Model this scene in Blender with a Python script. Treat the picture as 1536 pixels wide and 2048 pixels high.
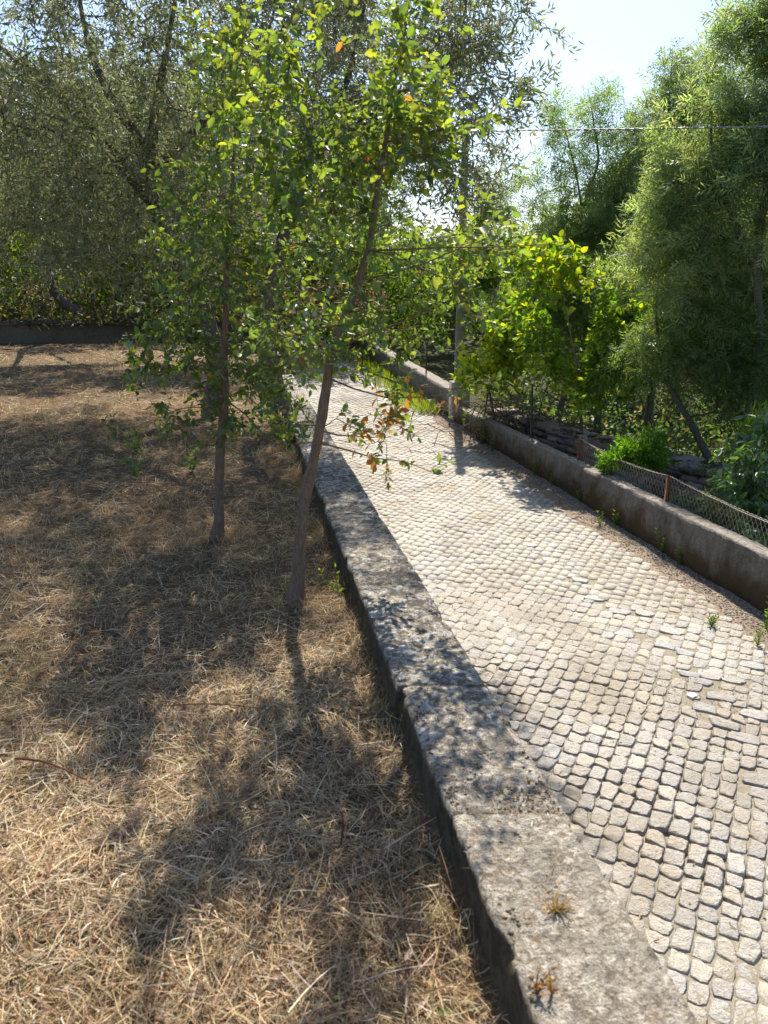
import bpy, math, random
import numpy as np
from mathutils import Matrix, Vector

# ------------------------------------------------------------------ scene, camera, world, sun
for o in list(bpy.data.objects):
    bpy.data.objects.remove(o, do_unlink=True)
sc = bpy.context.scene
COL = sc.collection
R = math.radians
PITCH = 17.3
F_PX, CX, CY = 1538.0, 768.0, 1024.0
cam_d = bpy.data.cameras.new('camera')
cam = bpy.data.objects.new('camera', cam_d)
COL.objects.link(cam)
cam.location = (0, 0, 0)
cam.rotation_euler = (R(90 - PITCH), 0, 0)
cam_d.sensor_fit = 'VERTICAL'
cam_d.sensor_height = 36.0
cam_d.sensor_width = 27.0
cam_d.lens = 36.0 * F_PX / 2048.0
cam_d.clip_start = 0.05
cam_d.clip_end = 2000
cam_d.dof.use_dof = True
cam_d.dof.focus_distance = 7.0
cam_d.dof.aperture_fstop = cam_d.lens / 1000 / 0.0045
sc.camera = cam

SUN_AZ, SUN_EL = 4.5, 52.0
world = bpy.data.worlds.new("World")
sc.world = world
world.use_nodes = True
wn = world.node_tree
wn.nodes.clear()
sky = wn.nodes.new('ShaderNodeTexSky')
sky.sky_type = 'NISHITA'
sky.sun_disc = False
sky.sun_elevation = R(SUN_EL)
sky.sun_rotation = R(SUN_AZ)
sky.altitude = 100
sky.air_density = 1.0
sky.dust_density = 1.8
sky.ozone_density = 5.5
bg = wn.nodes.new('ShaderNodeBackground')
bg.inputs['Strength'].default_value = 0.0500
wo = wn.nodes.new('ShaderNodeOutputWorld')
wn.links.new(sky.outputs[0], bg.inputs['Color'])
wn.links.new(bg.outputs[0], wo.inputs['Surface'])

sun_d = bpy.data.lights.new('sun', 'SUN')
sun_d.energy = 2.15
sun_d.angle = R(0.53)
sun_d.color = (1.0, 0.93, 0.82)
sun = bpy.data.objects.new('sun', sun_d)
COL.objects.link(sun)
sv = Vector((math.cos(R(SUN_EL)) * math.sin(R(SUN_AZ)), math.cos(R(SUN_EL)) * math.cos(R(SUN_AZ)), math.sin(R(SUN_EL))))
sun.rotation_euler = sv.to_track_quat('Z', 'Y').to_euler()
sun.location = sv * 30

sc.view_settings.view_transform = 'Standard'
sc.view_settings.look = 'None'
sc.view_settings.gamma = 1.0
sc.view_settings.use_curve_mapping = False
sc.view_settings.exposure = 2.1
sc.cycles.max_bounces = 12
sc.cycles.diffuse_bounces = 7
sc.cycles.transmission_bounces = 8

# ------------------------------------------------------------------ numpy helpers
cp, sp_ = math.cos(R(PITCH)), math.sin(R(PITCH))

def ray(u, v):
    dv = v - CY
    return np.array([u - CX, cp * F_PX - sp_ * dv, -sp_ * F_PX - cp * dv])

def on_z(u, v, z):            # point of the height plane z behind a spot of the photograph
    d = ray(u, v)
    return d * (z / d[2])

def at_y(u, v, y):            # point at distance y ahead
    d = ray(u, v)
    return d * (y / d[1])

def _h(ix, iy, iz, seed):
    with np.errstate(over='ignore'):
        h = (ix.astype(np.uint32) * np.uint32(374761393) + iy.astype(np.uint32) * np.uint32(668265263)
             + iz.astype(np.uint32) * np.uint32(2147483647) + np.uint32((seed * 974634777) & 0xffffffff))
        h = (h ^ (h >> np.uint32(13))) * np.uint32(1274126177)
        h = h ^ (h >> np.uint32(16))
    return h.astype(np.float64) / 4294967295.0

def vnoise(p, scale, seed=0):
    p = np.asarray(p, float) * scale
    if p.shape[-1] == 2:
        p = np.concatenate([p, np.full(p.shape[:-1] + (1,), 0.37)], -1)
    i = np.floor(p).astype(np.int64)
    f = p - i
    f = f * f * (3 - 2 * f)
    out = 0
    for dx in (0, 1):
        for dy in (0, 1):
            for dz in (0, 1):
                w = (f[..., 0] if dx else 1 - f[..., 0]) * (f[..., 1] if dy else 1 - f[..., 1]) * (f[..., 2] if dz else 1 - f[..., 2])
                out = out + w * _h(i[..., 0] + dx, i[..., 1] + dy, i[..., 2] + dz, seed)
    return out * 2 - 1

def fbm(p, scale, octaves=3, seed=0):
    s, a = 0, 1.0
    for k in range(octaves):
        s = s + a * vnoise(p, scale * 2 ** k, seed + k * 17)
        a *= 0.5
    return s

def nrm(a):
    return a / np.maximum(np.linalg.norm(a, axis=-1, keepdims=True), 1e-9)

def rdir(rng, n):
    return nrm(rng.normal(size=(n, 3)))

# ------------------------------------------------------------------ materials
def new_mat(name):
    m = bpy.data.materials.new(name)
    m.use_nodes = True
    m.node_tree.nodes.clear()
    return m, m.node_tree

def N(nt, t, **kw):
    n = nt.nodes.new(t)
    for k, v in kw.items():
        if k.startswith('i_'):
            n.inputs[k[2:].replace('_', ' ')].default_value = v
        else:
            setattr(n, k, v)
    return n

def noise(nt, scale, detail=4, rough=0.6, vec=None, dist=0.0):
    n = N(nt, 'ShaderNodeTexNoise')
    n.inputs['Scale'].default_value = scale
    n.inputs['Detail'].default_value = detail
    n.inputs['Roughness'].default_value = rough
    n.inputs['Distortion'].default_value = dist
    if vec is not None:
        nt.links.new(vec, n.inputs['Vector'])
    return n.outputs['Fac']

def ramp(nt, fac, a, b):
    n = N(nt, 'ShaderNodeMapRange')
    n.inputs['From Min'].default_value = a
    n.inputs['From Max'].default_value = b
    nt.links.new(fac, n.inputs['Value'])
    return n.outputs['Result']

def mixc(nt, fac, a, b, blend='MIX'):
    n = N(nt, 'ShaderNodeMix', data_type='RGBA', blend_type=blend)
    if hasattr(fac, 'links'):
        nt.links.new(fac, n.inputs[0])
    else:
        n.inputs[0].default_value = fac
    for s, i in ((a, 6), (b, 7)):
        if hasattr(s, 'links'):
            nt.links.new(s, n.inputs[i])
        else:
            n.inputs[i].default_value = (*s, 1)
    return n.outputs[2]

def mathn(nt, op, a, b=0.0):
    n = N(nt, 'ShaderNodeMath', operation=op)
    for s, i in ((a, 0), (b, 1)):
        if hasattr(s, 'links'):
            nt.links.new(s, n.inputs[i])
        else:
            n.inputs[i].default_value = s
    return n.outputs[0]

def bump(nt, h, strength, dist):
    n = N(nt, 'ShaderNodeBump')
    n.inputs['Strength'].default_value = strength
    n.inputs['Distance'].default_value = dist
    nt.links.new(h, n.inputs['Height'])
    return n.outputs['Normal']

def finish(nt, col, rough=0.9, normal=None, spec=0.3):
    p = N(nt, 'ShaderNodeBsdfPrincipled')
    if hasattr(col, 'links'):
        nt.links.new(col, p.inputs['Base Color'])
    else:
        p.inputs['Base Color'].default_value = (*col, 1)
    p.inputs['Roughness'].default_value = rough
    p.inputs['Specular IOR Level'].default_value = spec
    if normal is not None:
        nt.links.new(normal, p.inputs['Normal'])
    o = N(nt, 'ShaderNodeOutputMaterial')
    nt.links.new(p.outputs[0], o.inputs['Surface'])

def pos(nt):
    return N(nt, 'ShaderNodeNewGeometry').outputs['Position']

def objco(nt):
    return N(nt, 'ShaderNodeTexCoord').outputs['Object']

def attr(nt):
    return N(nt, 'ShaderNodeAttribute', attribute_name='Col').outputs['Color']

def leaf_mat(name, trans=0.45, tint=(1.9, 1.9, 0.6), gloss=0.06, rough=0.4):
    m, nt = new_mat(name)
    c = attr(nt)
    d = N(nt, 'ShaderNodeBsdfDiffuse')
    t = N(nt, 'ShaderNodeBsdfTranslucent')
    nt.links.new(c, d.inputs['Color'])
    nt.links.new(mixc(nt, 1.0, c, tint, 'MULTIPLY'), t.inputs['Color'])
    mx = N(nt, 'ShaderNodeMixShader')
    mx.inputs[0].default_value = trans
    nt.links.new(d.outputs[0], mx.inputs[1])
    nt.links.new(t.outputs[0], mx.inputs[2])
    g = N(nt, 'ShaderNodeBsdfGlossy')
    g.inputs['Roughness'].default_value = rough
    lw = N(nt, 'ShaderNodeLayerWeight')
    lw.inputs['Blend'].default_value = 0.25
    fr = mathn(nt, 'ADD', mathn(nt, 'MULTIPLY', lw.outputs['Fresnel'], gloss * 3), gloss * 0.5)
    m2 = N(nt, 'ShaderNodeMixShader')
    nt.links.new(fr, m2.inputs[0])
    nt.links.new(mx.outputs[0], m2.inputs[1])
    nt.links.new(g.outputs[0], m2.inputs[2])
    o = N(nt, 'ShaderNodeOutputMaterial')
    nt.links.new(m2.outputs[0], o.inputs['Surface'])
    return m

M = {}
M['oak_leaf'] = leaf_mat('oak_leaf', 0.55, (2.3, 2.25, 0.6), 0.07, 0.42)
M['olive_leaf'] = leaf_mat('olive_leaf', 0.42, (1.55, 1.55, 0.9), 0.04, 0.55)
M['acacia_leaf'] = leaf_mat('acacia_leaf', 0.55, (2.1, 2.1, 0.85), 0.04, 0.5)
M['broad_leaf'] = leaf_mat('broad_leaf', 0.55, (2.0, 2.1, 0.40), 0.03, 0.5)
M['glossy_leaf'] = leaf_mat('glossy_leaf', 0.4, (1.8, 2.0, 0.4), 0.14, 0.3)
M['straw'] = leaf_mat('straw', 0.3, (1.15, 1.05, 0.8), 0.03, 0.55)

def bark(name, a, b, scale=30, streak=6.0):
    m, nt = new_mat(name)
    mp = N(nt, 'ShaderNodeMapping')
    mp.inputs['Scale'].default_value = (streak, streak, 1.0)
    nt.links.new(objco(nt), mp.inputs['Vector'])
    n1 = noise(nt, scale / 6, 6, 0.7, mp.outputs[0], 0.4)
    n2 = noise(nt, scale * 3, 4, 0.6, objco(nt))
    c = mixc(nt, ramp(nt, n1, 0.35, 0.65), a, b)
    c = mixc(nt, ramp(nt, n2, 0.4, 0.75), c, tuple(x * 1.35 for x in b))
    finish(nt, c, 0.95, bump(nt, n1, 0.9, 0.01), 0.15)
    return m

M['oak_bark'] = bark('oak_bark', (0.08, 0.052, 0.036), (0.27, 0.18, 0.12), 110)
M['olive_bark'] = bark('olive_bark', (0.045, 0.035, 0.03), (0.15, 0.12, 0.10), 60)
M['grey_bark'] = bark('grey_bark', (0.06, 0.05, 0.04), (0.18, 0.15, 0.125), 60)
M['twig'] = bark('twig', (0.09, 0.07, 0.055), (0.19, 0.155, 0.125), 30)

def concrete_top():
    m, nt = new_mat('lichen_concrete')
    p = pos(nt)
    big = noise(nt, 2.3, 4, 0.6, p)
    mid = noise(nt, 9, 6, 0.65, p, 0.6)
    fin = noise(nt, 70, 5, 0.7, p)
    spk = noise(nt, 190, 3, 0.6, p)
    c = mixc(nt, ramp(nt, mid, 0.38, 0.62), (0.30, 0.245, 0.18), (0.50, 0.43, 0.325))
    gr = noise(nt, 42, 5, 0.8, p, 0.3)
    c = mixc(nt, ramp(nt, gr, 0.47, 0.60), c, (0.68, 0.61, 0.49))
    c = mixc(nt, mathn(nt, 'MULTIPLY', ramp(nt, gr, 0.45, 0.36), 0.7), c, (0.12, 0.095, 0.065))
    # dark lichen crust, denser further along the wall
    ly = N(nt, 'ShaderNodeSeparateXYZ')
    nt.links.new(p, ly.inputs[0])
    along = ramp(nt, ly.outputs['Y'], 1.35, 2.1)
    dk = mathn(nt, 'ADD', mathn(nt, 'MULTIPLY', mid, 0.6), mathn(nt, 'MULTIPLY', noise(nt, 24, 5, 0.7, p, 0.8), 0.55))
    dkm = mathn(nt, 'MULTIPLY', ramp(nt, dk, 0.53, 0.61), mathn(nt, 'ADD', mathn(nt, 'MULTIPLY', along, 0.42), 0.34))
    c = mixc(nt, dkm, c, (0.055, 0.053, 0.05))
    wl = noise(nt, 13, 5, 0.75, N(nt, 'ShaderNodeVectorMath', operation='ADD').outputs[0] if False else p, 1.5)
    wm = mathn(nt, 'MULTIPLY', ramp(nt, wl, 0.53, 0.60), mathn(nt, 'ADD', mathn(nt, 'MULTIPLY', along, 0.7), 0.12))
    c = mixc(nt, wm, c, (0.68, 0.67, 0.62))
    br = mathn(nt, 'MULTIPLY', ramp(nt, noise(nt, 17, 6, 0.7, p, 1.0), 0.6, 0.7), 0.75)
    c = mixc(nt, br, c, (0.24, 0.14, 0.06))
    c = mixc(nt, mathn(nt, 'MULTIPLY', ramp(nt, spk, 0.57, 0.66), 0.6), c, (0.075, 0.062, 0.045))
    c = mixc(nt, mathn(nt, 'MULTIPLY', ramp(nt, noise(nt, 45, 5, 0.75, p, 0.5), 0.56, 0.63), 0.6), c, (0.12, 0.09, 0.06))
    c = mixc(nt, mathn(nt, 'MULTIPLY', ramp(nt, noise(nt, 20, 6, 0.8, p, 1.0), 0.57, 0.62), mathn(nt, 'ADD', mathn(nt, 'MULTIPLY', along, 0.55), 0.3)), c, (0.05, 0.046, 0.042))
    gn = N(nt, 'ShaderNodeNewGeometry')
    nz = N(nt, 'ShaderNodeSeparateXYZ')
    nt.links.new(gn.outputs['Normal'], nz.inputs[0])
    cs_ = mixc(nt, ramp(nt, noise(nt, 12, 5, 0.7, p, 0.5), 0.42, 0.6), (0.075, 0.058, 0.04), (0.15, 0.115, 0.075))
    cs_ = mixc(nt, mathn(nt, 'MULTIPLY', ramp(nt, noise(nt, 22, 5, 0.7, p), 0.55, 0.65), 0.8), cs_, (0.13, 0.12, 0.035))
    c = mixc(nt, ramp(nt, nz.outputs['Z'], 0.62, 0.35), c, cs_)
    h = mathn(nt, 'ADD', mathn(nt, 'MULTIPLY', fin, 0.6), mathn(nt, 'ADD', mathn(nt, 'MULTIPLY', mid, 0.7), mathn(nt, 'MULTIPLY', spk, 0.25)))
    h = mathn(nt, 'ADD', h, mathn(nt, 'MULTIPLY', gr, 1.2))
    finish(nt, c, 0.95, bump(nt, h, 1.0, 0.02), 0.2)
    return m
M['lichen_concrete'] = concrete_top()

def parapet():
    m, nt = new_mat('stained_concrete')
    p = pos(nt)
    sx = N(nt, 'ShaderNodeSeparateXYZ')
    nt.links.new(p, sx.inputs[0])
    g = N(nt, 'ShaderNodeNewGeometry')
    nz = N(nt, 'ShaderNodeSeparateXYZ')
    nt.links.new(g.outputs['Normal'], nz.inputs[0])
    mp = N(nt, 'ShaderNodeMapping')
    mp.inputs['Scale'].default_value = (1, 1, 0.25)
    nt.links.new(p, mp.inputs['Vector'])
    streak = noise(nt, 14, 5, 0.7, mp.outputs[0])
    mid = noise(nt, 3.2, 5, 0.65, p, 0.5)
    fin = noise(nt, 80, 4, 0.7, p)
    c = mixc(nt, ramp(nt, streak, 0.3, 0.7), (0.115, 0.11, 0.098), (0.24, 0.232, 0.21))
    c = mixc(nt, ramp(nt, fin, 0.5, 0.75), c, (0.36, 0.33, 0.29))
    hz = mathn(nt, 'ADD', sx.outputs['Z'], mathn(nt, 'MULTIPLY', mathn(nt, 'SUBTRACT', mid, 0.5), 0.8))
    c = mixc(nt, mathn(nt, 'MULTIPLY', ramp(nt, hz, -2.12, -2.38), 0.9), c, (0.075, 0.05, 0.024))
    moss = mathn(nt, 'MULTIPLY', ramp(nt, noise(nt, 6, 5, 0.7, p), 0.52, 0.68), ramp(nt, hz, -2.1, -2.35))
    c = mixc(nt, moss, c, (0.05, 0.06, 0.018))
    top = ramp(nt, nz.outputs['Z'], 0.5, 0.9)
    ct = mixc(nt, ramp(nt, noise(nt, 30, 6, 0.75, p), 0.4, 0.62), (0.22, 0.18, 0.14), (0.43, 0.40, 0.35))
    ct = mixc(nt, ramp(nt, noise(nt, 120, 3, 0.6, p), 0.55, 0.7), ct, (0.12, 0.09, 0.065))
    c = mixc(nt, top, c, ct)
    finish(nt, c, 0.95, bump(nt, mathn(nt, 'ADD', mathn(nt, 'ADD', fin, noise(nt, 25, 5, 0.75, p)), mathn(nt, 'MULTIPLY', streak, 0.6)), 1.0, 0.015), 0.2)
    return m
M['stained_concrete'] = parapet()

def granite():
    m, nt = new_mat('granite')
    p = pos(nt)
    c = attr(nt)
    f1 = noise(nt, 55, 5, 0.7, p)
    f2 = noise(nt, 150, 4, 0.75, p)
    dust = noise(nt, 1.3, 4, 0.6, p, 0.4)
    c = mixc(nt, ramp(nt, f1, 0.3, 0.7), mixc(nt, 1.0, c, (0.80, 0.79, 0.78), 'MULTIPLY'), c)
    c = mixc(nt, mathn(nt, 'MULTIPLY', ramp(nt, f2, 0.58, 0.7), 0.5), c, (0.16, 0.15, 0.145))
    c = mixc(nt, mathn(nt, 'MULTIPLY', ramp(nt, f2, 0.47, 0.36), 0.6), c, (0.72, 0.68, 0.62))
    c = mixc(nt, mathn(nt, 'MULTIPLY', ramp(nt, dust, 0.45, 0.68), 0.75), c, (0.33, 0.275, 0.20))
    stn = noise(nt, 0.9, 5, 0.65, p, 0.8)
    c = mixc(nt, mathn(nt, 'MULTIPLY', ramp(nt, stn, 0.52, 0.66), 0.6), c, (0.24, 0.205, 0.16))
    h = mathn(nt, 'ADD', mathn(nt, 'ADD', f1, mathn(nt, 'MULTIPLY', noise(nt, 28, 4, 0.65, p, 1.2), 1.2)), mathn(nt, 'MULTIPLY', f2, 0.4))
    finish(nt, c, 0.72, bump(nt, h, 1.0, 0.012), 0.4)
    return m
M['granite'] = granite()

def soil(name, a, b, c3, s=1.0, bs=0.8):
    m, nt = new_mat(name)
    p = pos(nt)
    n1 = noise(nt, 4 * s, 6, 0.7, p, 0.5)
    n2 = noise(nt, 60 * s, 5, 0.75, p)
    n3 = noise(nt, 220 * s, 3, 0.7, p)
    c = mixc(nt, ramp(nt, n1, 0.35, 0.65), a, b)
    c = mixc(nt, ramp(nt, n2, 0.45, 0.7), c, c3)
    c = mixc(nt, mathn(nt, 'MULTIPLY', ramp(nt, n3, 0.58, 0.7), 0.6), c, tuple(x * 0.35 for x in a))
    finish(nt, c, 0.97, bump(nt, mathn(nt, 'ADD', n2, mathn(nt, 'MULTIPLY', n3, 0.4)), bs, 0.012), 0.15)
    return m
M['soil'] = soil('soil', (0.075, 0.05, 0.03), (0.12, 0.08, 0.045), (0.2, 0.135, 0.07))
M['sand'] = soil('sand', (0.22, 0.19, 0.14), (0.30, 0.26, 0.19), (0.38, 0.33, 0.25))
M['verge'] = soil('verge', (0.18, 0.135, 0.095), (0.28, 0.22, 0.16), (0.38, 0.31, 0.24))
M['litter'] = soil('litter', (0.05, 0.038, 0.025), (0.095, 0.07, 0.042), (0.16, 0.12, 0.07), 0.7)
M['wood_floor'] = soil('wood_floor', (0.03, 0.035, 0.015), (0.05, 0.055, 0.02), (0.09, 0.08, 0.04), 0.3)
M['hill'] = soil('hill', (0.03, 0.05, 0.02), (0.05, 0.075, 0.03), (0.07, 0.09, 0.04), 0.02)

def stonemat():
    m, nt = new_mat('field_stone')
    p = pos(nt)
    f1 = noise(nt, 18, 6, 0.7, p, 0.3)
    f2 = noise(nt, 90, 4, 0.7, p)
    c = mixc(nt, ramp(nt, f1, 0.3, 0.7), mixc(nt, 1.0, attr(nt), (0.5, 0.48, 0.45), 'MULTIPLY'), attr(nt))
    c = mixc(nt, mathn(nt, 'MULTIPLY', ramp(nt, f2, 0.55, 0.72), 0.6), c, (0.07, 0.06, 0.045))
    finish(nt, c, 0.95, bump(nt, mathn(nt, 'ADD', f1, f2), 1.0, 0.012), 0.2)
    return m
M['field_stone'] = stonemat()

def attrmat(name, rough=0.9, spec=0.2, bs=120):
    m, nt = new_mat(name)
    n = noise(nt, bs, 4, 0.7, pos(nt))
    c = mixc(nt, ramp(nt, n, 0.3, 0.7), mixc(nt, 1.0, attr(nt), (0.55, 0.55, 0.55), 'MULTIPLY'), attr(nt))
    finish(nt, c, rough, bump(nt, n, 0.6, 0.004), spec)
    return m
M['pebble'] = attrmat('pebble', 0.8, 0.3)
M['moss'] = attrmat('moss', 1.0, 0.05, 300)

def simple(name, a, b, scale, rough, spec=0.3, metal=0.0):
    m, nt = new_mat(name)
    n = noise(nt, scale, 5, 0.7, pos(nt))
    finish(nt, mixc(nt, ramp(nt, n, 0.35, 0.65), a, b), rough, bump(nt, n, 0.5, 0.003), spec)
    return m
M['rust'] = simple('rust', (0.13, 0.05, 0.022), (0.27, 0.11, 0.05), 60, 0.9)
M['old_wire'] = simple('old_wire', (0.30, 0.22, 0.16), (0.48, 0.42, 0.35), 40, 0.7)
M['dark_iron'] = simple('dark_iron', (0.03, 0.025, 0.02), (0.08, 0.055, 0.04), 40, 0.8)
M['cable'] = simple('cable', (0.20, 0.20, 0.19), (0.34, 0.34, 0.32), 20, 0.5, 0.5)
M['pole'] = simple('pole', (0.13, 0.14, 0.11), (0.22, 0.225, 0.185), 9, 0.9)
M['pillar'] = simple('pillar', (0.20, 0.18, 0.15), (0.34, 0.31, 0.27), 14, 0.95)
M['white_stone'] = simple('white_stone', (0.72, 0.70, 0.66), (0.85, 0.84, 0.81), 40, 0.8)
M['joint_dark'] = simple('joint_dark', (0.05, 0.035, 0.025), (0.11, 0.08, 0.05), 60, 1.0)

# ------------------------------------------------------------------ mesh helpers
def mesh(name, V, faces, mat, col=None, smooth=False):
    V = np.asarray(V, np.float32)
    if not isinstance(faces, list):
        faces = [faces]
    faces = [np.asarray(f, np.int32) for f in faces if len(f)]
    me = bpy.data.meshes.new(name)
    me.vertices.add(len(V))
    me.vertices.foreach_set('co', V.ravel())
    nl = sum(f.size for f in faces)
    me.loops.add(nl)
    me.loops.foreach_set('vertex_index', np.concatenate([f.ravel() for f in faces]))
    tot = np.concatenate([np.full(len(f), f.shape[1], np.int32) for f in faces])
    st = np.concatenate([[0], np.cumsum(tot)[:-1]]).astype(np.int32)
    me.polygons.add(len(tot))
    me.polygons.foreach_set('loop_start', st)
    me.polygons.foreach_set('loop_total', tot)
    if smooth:
        me.polygons.foreach_set('use_smooth', np.ones(len(tot), bool))
    me.update(calc_edges=True)
    if col is not None:
        col = np.asarray(col, np.float32)
        if col.ndim == 1:
            col = np.tile(col, (len(V), 1))
        a = me.attributes.new('Col', 'FLOAT_COLOR', 'POINT')
        c4 = np.ones((len(V), 4), np.float32)
        c4[:, :3] = col[:, :3]
        a.data.foreach_set('color', c4.ravel())
    me.materials.append(mat)
    return me

def link(name, data, parent=None, loc=None):
    o = bpy.data.objects.new(name, data)
    COL.objects.link(o)
    if parent is not None:
        o.parent = parent
    if loc is not None:
        o.location = loc
    return o

def tag(o, label=None, cat=None, group=None, kind=None):
    if label: o['label'] = label
    if cat: o['category'] = cat
    if group: o['group'] = group
    if kind: o['kind'] = kind
    return o

def thing(name, loc, label, cat, group=None):
    o = bpy.data.objects.new(name, None)
    o.empty_display_size = 0.1
    COL.objects.link(o)
    o.location = loc
    return tag(o, label, cat, group)

class Buf:
    def __init__(s):
        s.v, s.q, s.t, s.c, s.n = [], [], [], [], 0
    def add(s, V, Q=None, T=None, C=None):
        V = np.asarray(V, float).reshape(-1, 3)
        if Q is not None and len(Q): s.q.append(np.asarray(Q) + s.n)
        if T is not None and len(T): s.t.append(np.asarray(T) + s.n)
        s.v.append(V)
        if C is not None:
            C = np.asarray(C, float)
            s.c.append(np.tile(C, (len(V), 1)) if C.ndim == 1 else C)
        s.n += len(V)
    def build(s, name, mat, off=(0, 0, 0), smooth=False):
        V = np.concatenate(s.v) - np.asarray(off)
        fs = []
        if s.q: fs.append(np.concatenate(s.q))
        if s.t: fs.append(np.concatenate(s.t))
        return mesh(name, V, fs, mat, np.concatenate(s.c) if s.c else None, smooth)

def tubes(P, Rr, sides=5):
    """P (n,k,3) polylines, Rr (n,k) radii -> verts, quads"""
    n, k, _ = P.shape
    T = nrm(np.gradient(P, axis=1))
    ref = np.where(np.abs(T[..., 2:3]) > 0.9, np.array([1.0, 0, 0]), np.array([0, 0, 1.0]))
    U = nrm(np.cross(T, ref))
    W = np.cross(T, U)
    a = np.arange(sides) * 2 * math.pi / sides
    V = P[:, :, None, :] + Rr[:, :, None, None] * (np.cos(a)[None, None, :, None] * U[:, :, None, :] + np.sin(a)[None, None, :, None] * W[:, :, None, :])
    idx = np.arange(n * k * sides).reshape(n, k, sides)
    a0 = idx[:, :-1, :]
    a1 = idx[:, 1:, :]
    Q = np.stack([a0, np.roll(a0, -1, 2), np.roll(a1, -1, 2), a1], -1).reshape(-1, 4)
    return V.reshape(-1, 3), Q

def resample(pts, n):
    pts = np.asarray(pts, float)
    d = np.concatenate([[0], np.cumsum(np.linalg.norm(np.diff(pts, axis=0), axis=1))])
    t = np.linspace(0, d[-1], n)
    # smooth by Catmull-Rom on the parameter
    out = np.stack([np.interp(t, d, pts[:, i]) for i in range(3)], -1)
    for _ in range(2):
        out[1:-1] = 0.25 * out[:-2] + 0.5 * out[1:-1] + 0.25 * out[2:]
    return out

def box(cx, cy, cz, sx, sy, sz, rot=0.0):
    V = np.array([[x, y, z] for z in (-1, 1) for y in (-1, 1) for x in (-1, 1)], float) * np.array([sx, sy, sz]) / 2
    c, s = math.cos(rot), math.sin(rot)
    V = np.stack([V[:, 0] * c - V[:, 1] * s, V[:, 0] * s + V[:, 1] * c, V[:, 2]], -1) + np.array([cx, cy, cz])
    Q = np.array([[0, 2, 3, 1], [4, 5, 7, 6], [0, 1, 5, 4], [2, 6, 7, 3], [0, 4, 6, 2], [1, 3, 7, 5]])
    return V, Q

def leaves(P, D, Nn, L, W, C, kind='rhomb', fold=0.15):
    """vectorised leaf blades"""
    n = len(P)
    D = nrm(D)
    S = nrm(np.cross(D, Nn))
    U = np.cross(S, D)
    L = np.broadcast_to(L, (n,))[:, None]
    W = np.broadcast_to(W, (n,))[:, None]
    if kind == 'rhomb':
        V = np.stack([P, P + D * L * 0.45 + S * W * 0.5 + U * W * fold, P + D * L - U * L * 0.05, P + D * L * 0.45 - S * W * 0.5 + U * W * fold], 1)
        Q = np.arange(n * 4).reshape(n, 4)
        k = 4
    else:
        V = np.stack([P,
                      P + D * L * 0.28 + S * W * 0.44 + U * W * fold,
                      P + D * L * 0.66 + S * W * 0.42 + U * W * fold * 0.8 - U * L * 0.03,
                      P + D * L - U * L * 0.12,
                      P + D * L * 0.66 - S * W * 0.42 + U * W * fold * 0.8 - U * L * 0.03,
                      P + D * L * 0.28 - S * W * 0.44 + U * W * fold], 1)
        b = np.arange(n)[:, None] * 6
        Q = np.concatenate([b + np.array([[0, 1, 2, 3]]), b + np.array([[0, 3, 4, 5]])])
        k = 6
    return V.reshape(-1, 3), Q, np.repeat(C, k, 0)

def palette(rng, n, cols, w=None, jit=0.18, hue=0.05):
    cols = np.array(cols, float)
    i = rng.choice(len(cols), n, p=None if w is None else np.array(w) / np.sum(w))
    return np.clip(cols[i] * (1 + rng.normal(size=(n, 1)) * jit) * (1 + rng.normal(size=(n, 3)) * hue), 0.004, 0.95)

# ------------------------------------------------------------------ tree growth
def in_blobs(rng, blobs, n, gap=0.0, gscale=1.5, seed=3, shell=0.0):
    """random points inside ellipsoids (cx,cy,cz,rx,ry,rz,weight), thinned by noise for clumps and gaps"""
    out = []
    w = np.array([b[6] if len(b) > 6 else b[3] * b[4] * b[5] for b in blobs])
    cnt = np.maximum(1, (n * w / w.sum()).astype(int))
    for b, c in zip(blobs, cnt):
        got = np.zeros((0, 3))
        tries = 0
        while len(got) < c and tries < 30:
            d = rdir(rng, c * 2) * (rng.random((c * 2, 1)) ** (1 / (3 + shell)))
            p = np.array(b[:3]) + d * np.array(b[3:6])
            keep = vnoise(p, gscale, seed) > gap - rng.random(len(p)) * 0.25
            got = np.concatenate([got, p[keep]])
            tries += 1
        out.append(got[:c])
    return np.concatenate(out)

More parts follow.
